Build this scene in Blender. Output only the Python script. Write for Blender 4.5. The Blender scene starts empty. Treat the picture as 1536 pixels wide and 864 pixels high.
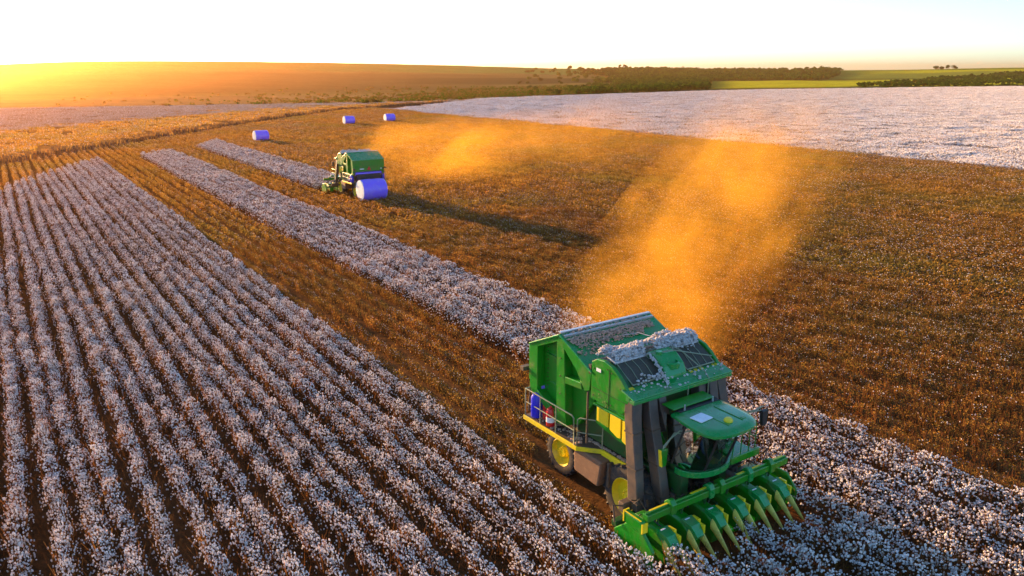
import bpy, bmesh, math, random
import numpy as np
from mathutils import Vector, Matrix

# ------------------------------------------------------------------ camera
C = bpy.context.scene.collection
SC = bpy.context.scene
R = math.radians
CAM_H = 13.2
PITCH = math.atan(327/1154)
cam = bpy.data.cameras.new('camera'); cam_o = bpy.data.objects.new('camera', cam); C.objects.link(cam_o)
cam.sensor_width = 36; cam.lens = 36*1154/1536; cam.clip_start = .3; cam.clip_end = 30000
cam_o.location = (0, 0, CAM_H); cam_o.rotation_euler = (math.pi/2-PITCH, 0, 0)
SC.camera = cam_o

# ------------------------------------------------------------------ light
SUN_EL, SUN_AZ = R(7.5), R(-42)          # azimuth from +Y, negative = towards the left of the view
w = bpy.data.worlds.new('World'); SC.world = w; w.use_nodes = True
nt = w.node_tree
sky = nt.nodes.new('ShaderNodeTexSky'); sky.sky_type = 'NISHITA'; sky.sun_disc = False
sky.sun_elevation = SUN_EL; sky.sun_rotation = SUN_AZ
sky.air_density = .72; sky.dust_density = .8; sky.ozone_density = 2.8
bg = nt.nodes['Background']; bg.inputs['Strength'].default_value = 0.135
nt.links.new(sky.outputs[0], bg.inputs['Color'])
sun = bpy.data.lights.new('sun', 'SUN'); sun_o = bpy.data.objects.new('sun', sun); C.objects.link(sun_o)
sun.energy = 5.0; sun.angle = R(.6); sun.color = (1, .57, .22)
sd = Vector((math.sin(SUN_AZ)*math.cos(SUN_EL), math.cos(SUN_AZ)*math.cos(SUN_EL), math.sin(SUN_EL)))
sun_o.rotation_euler = sd.to_track_quat('Z', 'Y').to_euler()
SC.view_settings.view_transform = 'Standard'; SC.view_settings.look = 'None'
SC.view_settings.exposure = 2.0; SC.view_settings.gamma = 1
SC.render.engine = 'CYCLES'
cy = SC.cycles
cy.max_bounces = 6; cy.transparent_max_bounces = 12; cy.volume_bounces = 1
cy.volume_step_rate = 1.5; cy.volume_max_steps = 96; cy.sample_clamp_indirect = 6
cy.use_denoising = True
DUST = True; HAZE = True

# ------------------------------------------------------------------ field frame: t across the rows, s along them
A = R(33.7)
dv = np.array([-math.sin(A), math.cos(A)]); nv = np.array([math.cos(A), math.sin(A)])
def W(t, s): return nv*t + dv*s
rng = np.random.default_rng(7)

# ------------------------------------------------------------------ materials
def mat(name): m = bpy.data.materials.new(name); m.use_nodes = True; return m
def N(m, typ, **kw):
    n = m.node_tree.nodes.new(typ)
    for k, v in kw.items():
        if k.startswith('i_'): n.inputs[k[2:].replace('_', ' ')].default_value = v
        else: setattr(n, k, v)
    return n
def L(m, a, b): m.node_tree.links.new(a, b)
def bsdf(m): return m.node_tree.nodes['Principled BSDF']

def paint(name, col, rough=.35, var=.25, scale=3., metal=0., dirt=(.18, .11, .055), dirt_amt=.45, bump=0.0, coat=0):
    m = mat(name); b = bsdf(m)
    tc = N(m, 'ShaderNodeTexCoord')
    no = N(m, 'ShaderNodeTexNoise', i_Scale=scale, i_Detail=7., i_Roughness=.62); L(m, tc.outputs['Object'], no.inputs['Vector'])
    r1 = N(m, 'ShaderNodeValToRGB'); r1.color_ramp.elements[0].position = .48; r1.color_ramp.elements[1].position = .78
    r1.color_ramp.elements[0].color = (0, 0, 0, 1); r1.color_ramp.elements[1].color = (dirt_amt,)*3+(1,)
    L(m, no.outputs[0], r1.inputs[0])
    n2 = N(m, 'ShaderNodeTexNoise', i_Scale=scale*9, i_Detail=4.); L(m, tc.outputs['Object'], n2.inputs['Vector'])
    hv = N(m, 'ShaderNodeMapRange'); hv.inputs[3].default_value = 1-var; hv.inputs[4].default_value = 1+var; L(m, n2.outputs[0], hv.inputs[0])
    mu = N(m, 'ShaderNodeMix', data_type='RGBA', blend_type='MULTIPLY'); mu.inputs[0].default_value = 1
    mu.inputs[6].default_value = (*col, 1); L(m, hv.outputs[0], mu.inputs[7])
    mx = N(m, 'ShaderNodeMix', data_type='RGBA'); L(m, r1.outputs[0], mx.inputs[0]); L(m, mu.outputs[2], mx.inputs[6]); mx.inputs[7].default_value = (*dirt, 1)
    L(m, mx.outputs[2], b.inputs['Base Color'])
    ro = N(m, 'ShaderNodeMapRange'); ro.inputs[3].default_value = rough; ro.inputs[4].default_value = min(1, rough+.45); L(m, r1.outputs[0], ro.inputs[0]); L(m, ro.outputs[0], b.inputs['Roughness'])
    b.inputs['Metallic'].default_value = metal
    if coat: b.inputs['Coat Weight'].default_value = coat
    if bump:
        bp = N(m, 'ShaderNodeBump'); bp.inputs['Strength'].default_value = bump; bp.inputs['Distance'].default_value = .03
        L(m, n2.outputs[0], bp.inputs['Height']); L(m, bp.outputs[0], b.inputs['Normal'])
    return m

def leafmat(name, col, col2, trans=.45, scale=.6, patch=None):
    """thin matter: diffuse + translucent so low sun glows through it; colour varies from plant to plant"""
    m = mat(name); nt = m.node_tree; nt.nodes.remove(bsdf(m))
    out = nt.nodes['Material Output']
    oi = N(m, 'ShaderNodeObjectInfo'); geo = N(m, 'ShaderNodeNewGeometry')
    no = N(m, 'ShaderNodeTexNoise', i_Scale=scale, i_Detail=5.); L(m, geo.outputs['Position'], no.inputs['Vector'])
    ad = N(m, 'ShaderNodeMath', operation='ADD'); L(m, oi.outputs['Random'], ad.inputs[0]); L(m, geo.outputs['Random Per Island'], ad.inputs[1])
    a2 = N(m, 'ShaderNodeMath', operation='MULTIPLY_ADD'); L(m, ad.outputs[0], a2.inputs[0]); a2.inputs[1].default_value = .42; 
    a3 = N(m, 'ShaderNodeMath', operation='MULTIPLY_ADD'); L(m, no.outputs[0], a3.inputs[0]); a3.inputs[1].default_value = 1.6; a3.inputs[2].default_value = -.75
    L(m, a3.outputs[0], a2.inputs[2])
    mx = N(m, 'ShaderNodeMix', data_type='RGBA'); mx.clamp_factor = True
    L(m, a2.outputs[0], mx.inputs[0]); mx.inputs[6].default_value = (*col, 1); mx.inputs[7].default_value = (*col2, 1)
    if patch:
        pn = N(m, 'ShaderNodeTexNoise', i_Scale=.06, i_Detail=5., i_Roughness=.6); L(m, geo.outputs['Position'], pn.inputs['Vector'])
        pr_ = N(m, 'ShaderNodeMapRange'); pr_.inputs[1].default_value = .46; pr_.inputs[2].default_value = .66; pr_.inputs[4].default_value = .75; L(m, pn.outputs[0], pr_.inputs[0])
        m2 = N(m, 'ShaderNodeMix', data_type='RGBA'); L(m, pr_.outputs[0], m2.inputs[0]); L(m, mx.outputs[2], m2.inputs[6]); m2.inputs[7].default_value = (*patch, 1); mx = m2
    d = N(m, 'ShaderNodeBsdfDiffuse'); t = N(m, 'ShaderNodeBsdfTranslucent'); s = N(m, 'ShaderNodeMixShader'); s.inputs[0].default_value = trans
    L(m, mx.outputs[2], d.inputs[0]); L(m, mx.outputs[2], t.inputs[0]); L(m, d.outputs[0], s.inputs[1]); L(m, t.outputs[0], s.inputs[2]); L(m, s.outputs[0], out.inputs[0])
    return m

M = {}
M['boll'] = leafmat('cotton_lint', (.88, .85, .82), (.78, .69, .61), .30, .25)
M['boll_dull'] = leafmat('weathered_lint', (.62, .53, .43), (.42, .30, .19), .30)
M['stem'] = leafmat('dry_cotton_stem', (.24, .095, .030), (.11, .046, .016), .45, patch=(.14, .095, .03))
M['leaf'] = leafmat('dry_cotton_leaf', (.56, .30, .055), (.21, .10, .024), .5, patch=(.25, .20, .04))
M['leafgreen'] = leafmat('late_green_leaf', (.13, .11, .014), (.20, .11, .015), .5)
M['leafdark'] = leafmat('dark_dry_leaf', (.13, .058, .022), (.055, .028, .014), .3)
M['tan'] = leafmat('dry_grass', (.50, .29, .075), (.32, .16, .04), .45)
M['crown'] = leafmat('tree_foliage', (.018, .080, .008), (.08, .120, .008), .35, .02)
M['crown_dark'] = leafmat('dark_foliage', (.008, .046, .010), (.025, .075, .008), .3, .02)
M['scrub'] = leafmat('scrub_foliage', (.10, .09, .02), (.17, .12, .03), .35, .02)
M['bark'] = paint('bark', (.10, .07, .05), .9)
M['green'] = paint('green_paint', (.004, .22, .007), .32, .3, 2.0, dirt=(.12, .13, .03), dirt_amt=.7, coat=.3)
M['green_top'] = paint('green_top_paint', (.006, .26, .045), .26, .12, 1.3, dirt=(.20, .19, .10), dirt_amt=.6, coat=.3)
M['green_dark'] = paint('dark_green_paint', (.008, .075, .012), .45, .3, 2.5, dirt=(.09, .06, .03), dirt_amt=.7)
M['yellow'] = paint('yellow_paint', (.80, .60, .01), .38, .12, 2.5, dirt=(.30, .22, .05), dirt_amt=.5)
M['yellow_snout'] = paint('worn_yellow', (.80, .64, .10), .5, .2, 4, dirt=(.24, .16, .05), dirt_amt=.7)
M['black'] = paint('dusty_black', (.025, .021, .019), .6, .3, 4, dirt=(.12, .08, .045), dirt_amt=.6)
M['iron'] = paint('dusty_iron', (.085, .055, .035), .7, .4, 5, dirt=(.20, .12, .06), dirt_amt=.7, bump=.2)
M['duct'] = paint('grey_duct', (.075, .060, .050), .42, .25, 1.6, dirt=(.22, .12, .06), dirt_amt=.75)
M['tank'] = paint('dusty_brown_tank', (.17, .085, .045), .8, .25, 6, dirt=(.26, .15, .08), dirt_amt=.8, bump=.25)
M['tyre'] = paint('tyre_rubber', (.035, .03, .027), .85, .3, 5, dirt=(.20, .12, .06), dirt_amt=.8)
M['rail'] = paint('rail_steel', (.25, .27, .16), .45, .2, 6, dirt=(.25, .17, .08), dirt_amt=.6)
M['silver'] = paint('silver_steel', (.5, .5, .48), .3, .2, 6, metal=.6)
M['red'] = paint('red_enamel', (.62, .018, .02), .32, .1, 3, dirt_amt=.25)
M['blue'] = paint('blue_plastic', (.012, .02, .62), .35, .1, 3, dirt_amt=.12)
M['white'] = paint('white_paint', (.80, .80, .80), .45, .06, 4, dirt_amt=.2)
M['wrap'] = paint('violet_film', (.25, .14, .86), .3, .12, 1.6, dirt=(.45, .34, .70), dirt_amt=.5, bump=.5)
M['bale_end'] = paint('packed_lint', (.78, .76, .74), .95, .14, 5, dirt=(.45, .36, .26), dirt_amt=.35, bump=.7)
M['lint'] = paint('loose_lint', (.66, .60, .56), .95, .35, 7, dirt=(.30, .19, .11), dirt_amt=.8, bump=1.)
M['lint_brown'] = paint('trash_lint', (.60, .40, .28), .95, .4, 7, dirt=(.20, .12, .06), dirt_amt=.8, bump=1.)
M['screen'] = paint('mesh_screen', (.055, .045, .028), .7, .5, 30, dirt=(.16, .12, .07), dirt_amt=.6)
M['skin'] = paint('skin', (.34, .18, .11), .5, .05, 5, dirt_amt=0)
M['denim'] = paint('blue_cloth', (.10, .19, .38), .85, .12, 9, dirt_amt=.1)
M['pants'] = paint('navy_cloth', (.03, .05, .12), .85, .12, 9, dirt_amt=.1)
M['hair'] = paint('dark_hair', (.02, .015, .012), .6, .1, 9, dirt_amt=0)
def glass():
    m = mat('tinted_glass'); nt = m.node_tree; nt.nodes.remove(bsdf(m))
    t = N(m, 'ShaderNodeBsdfTransparent'); t.inputs[0].default_value = (.74, .84, .74, 1)
    g = N(m, 'ShaderNodeBsdfGlossy'); g.inputs['Roughness'].default_value = .05; g.inputs[0].default_value = (.9, .95, .9, 1)
    f = N(m, 'ShaderNodeFresnel'); f.inputs[0].default_value = 1.5; s = N(m, 'ShaderNodeMixShader')
    L(m, f.outputs[0], s.inputs[0]); L(m, t.outputs[0], s.inputs[1]); L(m, g.outputs[0], s.inputs[2]); L(m, s.outputs[0], nt.nodes['Material Output'].inputs[0])
    return m
M['glass'] = glass()

# ------------------------------------------------------------------ object helpers
def tag(o, label=None, cat=None, group=None, kind=None):
    if label: o['label'] = label
    if cat: o['category'] = cat
    if group: o['group'] = group
    if kind: o['kind'] = kind
    return o
def empty(name, loc=(0, 0, 0), rz=0):
    o = bpy.data.objects.new(name, None); C.objects.link(o); o.location = loc; o.rotation_euler = (0, 0, rz); o.empty_display_size = .5; return o
def copy_tree(o, parent=None):
    c = o.copy(); C.objects.link(c)
    if parent is not None: c.parent = parent
    for ch in list(o.children): copy_tree(ch, c)
    return c
def npmesh(name, V, F, mats, mi=None, smooth=False):
    me = bpy.data.meshes.new(name)
    me.from_pydata(np.asarray(V, float).tolist(), [], [list(map(int, f)) for f in F])
    for m in mats: me.materials.append(m)
    if mi is not None: me.polygons.foreach_set('material_index', np.asarray(mi, np.int32))
    if smooth: me.polygons.foreach_set('use_smooth', np.ones(len(me.polygons), bool))
    me.update(); return me

class MB:
    """collects shapes, then links them as ONE mesh object"""
    def __init__(s): s.bm = bmesh.new(); s.mi = 0
    def _mark(s, fs):
        for f in fs: f.material_index = s.mi
        return s
    def poly(s, vs, faces):
        v = [s.bm.verts.new(p) for p in vs]; fs = []
        for f in faces:
            try: fs.append(s.bm.faces.new([v[i] for i in f]))
            except ValueError: pass
        return s._mark(fs)
    def box(s, x0, x1, y0, y1, z0, z1):
        v = [(x, y, z) for x in (x0, x1) for y in (y0, y1) for z in (z0, z1)]
        return s.poly(v, [(0, 1, 3, 2), (4, 6, 7, 5), (0, 4, 5, 1), (2, 3, 7, 6), (0, 2, 6, 4), (1, 5, 7, 3)])
    def obox(s, c, size, rot=(0, 0, 0)):
        m = Matrix.Translation(c) @ __import__('mathutils').Euler(rot).to_matrix().to_4x4()
        a, b, d = [k/2 for k in size]
        v = [m @ Vector((x, y, z)) for x in (-a, a) for y in (-b, b) for z in (-d, d)]
        return s.poly(v, [(0, 1, 3, 2), (4, 6, 7, 5), (0, 4, 5, 1), (2, 3, 7, 6), (0, 2, 6, 4), (1, 5, 7, 3)])
    def prism(s, prof, y0, y1, axis='y'):
        n = len(prof)
        if axis == 'y': v = [(a, y0, b) for a, b in prof]+[(a, y1, b) for a, b in prof]
        elif axis == 'z': v = [(a, b, y0) for a, b in prof]+[(a, b, y1) for a, b in prof]
        else: v = [(y0, a, b) for a, b in prof]+[(y1, a, b) for a, b in prof]
        return s.poly(v, [tuple(range(n)), tuple(range(2*n-1, n-1, -1))]+[(i, i+n, (i+1) % n+n, (i+1) % n) for i in range(n)])
    def loft(s, rings, cap=True, closed=True):
        n = len(rings[0]); v = [p for r in rings for p in r]; f = []
        for k in range(len(rings)-1):
            for i in range(n if closed else n-1):
                j = (i+1) % n; f.append((k*n+i, k*n+j, (k+1)*n+j, (k+1)*n+i))
        if cap: f += [tuple(range(n-1, -1, -1)), tuple((len(rings)-1)*n+i for i in range(n))]
        return s.poly(v, f)
    def tube(s, pts, r, seg=8):
        pts = [Vector(p) for p in pts]; rings = []
        for i, p in enumerate(pts):
            t = (pts[min(i+1, len(pts)-1)]-pts[max(i-1, 0)]).normalized()
            u = t.cross(Vector((0, 0, 1)));
            if u.length < .05: u = t.cross(Vector((0, 1, 0)))
            u.normalize(); q = t.cross(u); rr = r[i] if isinstance(r, (list, tuple)) else r
            rings.append([p+u*rr*math.cos(a)+q*rr*math.sin(a) for a in [2*math.pi*k/seg for k in range(seg)]])
        return s.loft(rings)
    def lathe(s, c, prof, seg=32, axis='y', cap=True):
        """prof: list of (radius, along-axis)"""
        rings = []
        for r, h in prof:
            ring = []
            for k in range(seg):
                a = 2*math.pi*k/seg; x, z = r*math.cos(a), r*math.sin(a)
                ring.append((c[0]+x, c[1]+h, c[2]+z) if axis == 'y' else (c[0]+x, c[1]+z, c[2]+h) if axis == 'z' else (c[0]+h, c[1]+x, c[2]+z))
            rings.append(ring)
        return s.loft(rings, cap=cap)
    def build(s, name, mats, parent=None, bevel=0, smooth=False, split=False):
        if split:
            bm = s.bm; bm.verts.index_update(); seen = set(); out = None
            for v0 in list(bm.verts):
                if v0 in seen: continue
                isl = {v0}; st = [v0]
                while st:
                    for e in st.pop().link_edges:
                        for q in e.verts:
                            if q not in isl: isl.add(q); st.append(q)
                seen |= isl; n = MB(); mp = {q: n.bm.verts.new(q.co) for q in isl}
                for f in {f for q in isl for f in q.link_faces}: n.bm.faces.new([mp[q] for q in f.verts])
                out = n.build(name, mats, parent, bevel, smooth)
            return out
        bmesh.ops.remove_doubles(s.bm, verts=s.bm.verts, dist=1e-5)
        bmesh.ops.recalc_face_normals(s.bm, faces=s.bm.faces)
        me = bpy.data.meshes.new(name); s.bm.to_mesh(me); s.bm.free()
        for m in (mats if isinstance(mats, (list, tuple)) else [mats]): me.materials.append(m)
        o = bpy.data.objects.new(name, me); C.objects.link(o)
        if parent is not None: o.parent = parent
        if smooth:
            me.polygons.foreach_set('use_smooth', np.ones(len(me.polygons), bool))
            me.set_sharp_from_angle(angle=R(38))
        if bevel:
            b = o.modifiers.new('edge', 'BEVEL'); b.width = bevel; b.segments = 2; b.limit_method = 'ANGLE'; b.angle_limit = R(35)
        return o

# ------------------------------------------------------------------ terrain
def unproj_dir(px, py):
    u = (px-768)/1154; v = (432-py)/1154; c, s = math.cos(PITCH), math.sin(PITCH)
    return u, c+v*s, -s+v*c
# crest of the plateau and skyline, as bearings and distances measured from where the drone hovers
PX = [-700, 0, 300, 600, 800, 1100, 1536, 2300]
CREST = [170, 165, 160, 155, 147, 136.5, 130.5, 126]
SKX = [-700, 0, 60, 150, 300, 500, 700, 850, 1000, 1250, 1330, 1536, 2300]
SKY = [101, 97, 93.5, 91.5, 91.5, 94, 98.5, 103.5, 104, 105.5, 105, 101, 98]
def bearing(px):  return np.arctan2((np.asarray(px, float)-768)/1154, 1.0/math.cos(PITCH))
BX = bearing(np.linspace(-700, 2300, 600)); PXS = np.linspace(-700, 2300, 600)
crest_y = np.interp(PXS, PX, CREST); sky_y = np.interp(PXS, SKX, SKY)
k5 = np.ones(25)/25
sky_y = np.convolve(np.pad(sky_y, 12, 'edge'), k5, 'valid'); crest_y = np.convolve(np.pad(crest_y, 12, 'edge'), k5, 'valid')
def slope_of(px, y):
    u = (px-768)/1154; v = (432-y)/1154; c, s = math.cos(PITCH), math.sin(PITCH)
    return (-s+v*c)/np.hypot(u, c+v*s)
cs = slope_of(PXS, crest_y); ss = slope_of(PXS, sky_y)
def terrain(phi, r):
    """height at bearing phi (0 = ahead), distance r; also crest distance and hillside fraction"""
    a = np.clip(phi, BX[0], BX[-1])
    c_ = np.interp(a, BX, cs); s_ = np.interp(a, BX, ss)
    back = np.clip((np.abs(phi)-R(55))/R(50), 0, 1)
    Rc = CAM_H/(-c_); Rc = Rc*(1-back)+400*back
    Rr = np.interp(a, [R(-45), R(-20), R(0), R(20), R(45)], [2400, 2500, 2700, 3200, 3400])
    r0 = Rc*1.0; r1 = Rc*1.75
    z1 = CAM_H + r1*(c_*.93)              # foot of the far side, just under the crest line of sight
    zr = CAM_H + Rr*s_
    dip = CAM_H + (Rc*1.3)*(c_*1.35)
    z = np.zeros_like(r)
    f1 = np.clip((r-r0)/(Rc*.3), 0, 1); f1 = f1*f1*(3-2*f1)
    z = np.where(r > r0, dip*f1, z)
    f2 = np.clip((r-Rc*1.3)/(Rc*.45), 0, 1); f2 = f2*f2*(3-2*f2)
    z = np.where(r > Rc*1.3, dip+(z1-dip)*f2, z)
    f3 = np.clip((r-r1)/(Rr-r1), 0, 1)
    sl = (-(CAM_H-z1)/r1)*(1-f3)+s_*f3     # line of sight slope rises evenly: a long even hillside
    z = np.where(r > r1, CAM_H+r*sl, z)
    z = np.where(r > Rr, zr-(r-Rr)*.012, z)
    z = z*(1-back)+(-.003*np.maximum(r-400, 0))*back
    return z, Rc, f3, (r-Rc)
def ground_z(x, y):
    x = np.asarray(x, float); y = np.asarray(y, float)
    return terrain(np.arctan2(x, y), np.hypot(x, y))[0]

def vnoise(x, y, seed=0):
    """cheap smooth value noise"""
    xi = np.floor(x); yi = np.floor(y); fx = x-xi; fy = y-yi; fx = fx*fx*(3-2*fx); fy = fy*fy*(3-2*fy)
    def h(a, b): q = np.sin(a*127.1+b*311.7+seed*74.7)*43758.5453; return q-np.floor(q)
    return (h(xi, yi)*(1-fx)+h(xi+1, yi)*fx)*(1-fy)+(h(xi, yi+1)*(1-fx)+h(xi+1, yi+1)*fx)*fy
def fbm(x, y, seed=0): return sum(vnoise(x*2**k, y*2**k, seed+k)*.5**k for k in range(4))/1.875

# field outlines in (t, s)
HEDGE_T = np.array([-60, -25, 0.5, 22.7, 51, 99, 134, 175]); HEDGE_S = np.array([98, 118, 136, 165, 202, 257, 279, 300])
def hedge_s(t): return np.interp(t, HEDGE_T, HEDGE_S)
def head_s(t): return np.interp(t, [-60, -25, 0, 8, 13, 20, 26, 30, 34, 40], [62, 82, 102, 121, 131, 133, 141, 144, 151, 153])
P_T = 116.0                                     # where the unpicked far field starts
def zone(t, s):
    """0 picked, 1 standing cotton, 2 far standing cotton, 3 far-left pale field, 4 bare earth"""
    z = np.zeros(np.shape(t), int)
    z = np.where((s < head_s(t)) & (t < 12.9), 1, z)
    z = np.where((s < 12.6) & (t >= 12.9) & (t < 18.7), 1, z)
    z = np.where((s < head_s(t)) & (t >= 18.7) & (t < 24.45), 1, z)
    z = np.where((s > 84) & (s < head_s(t)) & (t >= 29.4) & (t < 35.3), 1, z)
    z = np.where((t > P_T-np.clip((s-30)/60, 0, 1)*0-4*np.exp(-((s-95)/30)**2)) & (s < 262+.0*t), 2, z)
    z = np.where(s > hedge_s(t)+2, 3, z)
    return z

def build_ground():
    phis = np.concatenate([np.linspace(-math.pi, R(-44), 60)[:-1], np.linspace(R(-44), R(46), 620), np.linspace(R(46), math.pi, 60)[1:-1]])
    rs = np.concatenate([[1.5], np.geomspace(4, 120, 40), np.geomspace(126, 3600, 190), np.geomspace(3800, 8000, 8)])
    P, Q = np.meshgrid(phis, rs)
    z, Rc, f, beyond = terrain(P, Q)
    x = Q*np.sin(P); y = Q*np.cos(P)
    # gentle relief on the hillside
    amp = np.clip(beyond/400, 0, 1)
    z = z + amp*(fbm(x/160, y/160, 3)-.5)*np.clip(Q*.0045, 0, 7)*np.where(f > .97, .15, 1)
    n, k = len(phis), len(rs)
    V = np.stack([x.ravel(), y.ravel(), z.ravel()], 1)
    idx = np.arange(n*k).reshape(k, n); i2 = np.roll(idx, -1, 1)
    F = np.stack([idx[:-1], i2[:-1], i2[1:], idx[1:]], -1).reshape(-1, 4)
    F = np.concatenate([F[:, ::-1]])
    me = bpy.data.meshes.new('ground'); me.vertices.add(len(V)+1); me.vertices.foreach_set('co', np.vstack([V, [0, 0, 0]]).ravel())
    tri = np.stack([np.full(n, len(V)), i2[0], idx[0]], -1)
    nl = len(F)*4+len(tri)*3
    me.loops.add(nl); me.loops.foreach_set('vertex_index', np.concatenate([F.ravel(), tri.ravel()]).astype(np.int32))
    me.polygons.add(len(F)+len(tri))
    me.polygons.foreach_set('loop_start', np.concatenate([np.arange(len(F))*4, len(F)*4+np.arange(len(tri))*3]).astype(np.int32))
    me.polygons.foreach_set('use_smooth', np.ones(len(F)+len(tri), bool))
    me.update(calc_edges=True); me.validate()
    # land cover
    t = x*nv[0]+y*nv[1]; s = x*dv[0]+y*dv[1]
    col = np.zeros(P.shape+(3,)); col[...] = (.115, .052, .020)
    zn = zone(t, s)
    soil = np.array((.105, .052, .020)); col[zn == 0] = soil
    col[zn == 1] = (.095, .042, .016); col[zn == 2] = (.34, .27, .24)
    g3 = fbm(t/30, s/60, 5)
    pale = np.clip((s-hedge_s(t)-.40*np.maximum(320-hedge_s(t), 20)-30*(g3-.5))/12, 0, 1)[..., None]
    c3 = np.array((.30, .14, .04))*(1-pale)+np.array((.42, .30, .20))*pale
    col = np.where((zn == 3)[..., None], c3, col)
    vd = np.abs(s-hedge_s(t))*.75
    vm = np.clip(1.5-vd/2.2, 0, 1)[..., None]; col = col*(1-vm)+np.array((.045, .030, .022))*vm
    pxp = 768+1154*np.tan(np.clip(P, R(-60), R(60)))/math.cos(PITCH)
    b = beyond > 0
    nz = fbm(x/60, y/25, 9); nz2 = fbm(x/220, y/90, 12)
    def blend(m, c):
        nonlocal col; m = np.clip(m, 0, 1)[..., None]; col = col*(1-m)+np.array(c)*m
    def sm(e0, e1, v): q = np.clip((v-e0)/(e1-e0), 0, 1); return q*q*(3-2*q)
    bb = b.astype(float)
    blend(bb, (.13, .115, .035))                          # hillside grass
    left = 1-sm(620, 900, pxp+160*(nz2-.5))
    fl = f+.06*(nz2-.5)
    blend(bb*left*(1-sm(.15, .24, fl)), (.17, .125, .05))   # savanna foot
    blend(bb*sm(.20, .30, fl)*(1-sm(.70, .78, fl))*left, (.075, .072, .028))
    blend(bb*sm(.76, .84, fl)*(1-sm(850, 930, pxp)), (.085, .16, .035))
    mid = sm(560, 640, pxp)*(1-sm(900, 960, pxp))
    blend(bb*mid*sm(.42, .47, fl)*(1-sm(.60, .64, fl)), (.035, .05, .022))
    rt = sm(860, 1000, pxp)
    blend(bb*rt, (.055, .07, .02))
    fy = sm(1040, 1130, pxp)*sm(.02, .08, f+.0)*(1-sm(.40, .48, f+.05*(nz2-.5)+(1500-pxp)/4200*.0))
    blend(bb*fy, (.38, .36, .02))
    blend(bb*sm(1200, 1290, pxp)*sm(.45, .55, f), (.17, .20, .03))
    blend(bb*sm(1240, 1400, pxp)*sm(.78, .82, f)*(1-sm(.9, .94, f)), (.38, .36, .02))
    col = col*(0.8+.45*nz[..., None])
    a = me.color_attributes.new('cover', 'FLOAT_COLOR', 'POINT')
    ca = np.ones((len(V)+1, 4), np.float32); ca[:-1, :3] = col.reshape(-1, 3); ca[-1, :3] = soil
    a.data.foreach_set('color', ca.ravel())
    m = mat('land'); bs = bsdf(m); m.node_tree.nodes.remove(bs); bs = N(m, 'ShaderNodeBsdfDiffuse'); L(m, bs.outputs[0], m.node_tree.nodes['Material Output'].inputs[0])
    at = N(m, 'ShaderNodeVertexColor', layer_name='cover'); geo = N(m, 'ShaderNodeNewGeometry')
    n1 = N(m, 'ShaderNodeTexNoise', i_Scale=2.2, i_Detail=8., i_Roughness=.7); L(m, geo.outputs['Position'], n1.inputs['Vector'])
    n2 = N(m, 'ShaderNodeTexNoise', i_Scale=.12, i_Detail=6., i_Roughness=.65); L(m, geo.outputs['Position'], n2.inputs['Vector'])
    ad = N(m, 'ShaderNodeMath', operation='ADD'); L(m, n1.outputs[0], ad.inputs[0]); L(m, n2.outputs[0], ad.inputs[1])
    mr = N(m, 'ShaderNodeMapRange'); mr.inputs[1].default_value = .6; mr.inputs[2].default_value = 1.4; mr.inputs[3].default_value = .45; mr.inputs[4].default_value = 1.55
    L(m, ad.outputs[0], mr.inputs[0])
    mu = N(m, 'ShaderNodeMix', data_type='RGBA', blend_type='MULTIPLY'); mu.inputs[0].default_value = 1
    L(m, at.outputs[0], mu.inputs[6]); L(m, mr.outputs[0], mu.inputs[7]); L(m, mu.outputs[2], bs.inputs['Color'])
    bp = N(m, 'ShaderNodeBump'); bp.inputs['Strength'].default_value = .8; bp.inputs['Distance'].default_value = .12
    L(m, n1.outputs[0], bp.inputs['Height']); L(m, bp.outputs[0], bs.inputs['Normal'])
    me.materials.append(m)
    o = bpy.data.objects.new('ground', me); C.objects.link(o); tag(o, kind='structure'); return o
build_ground()

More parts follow.
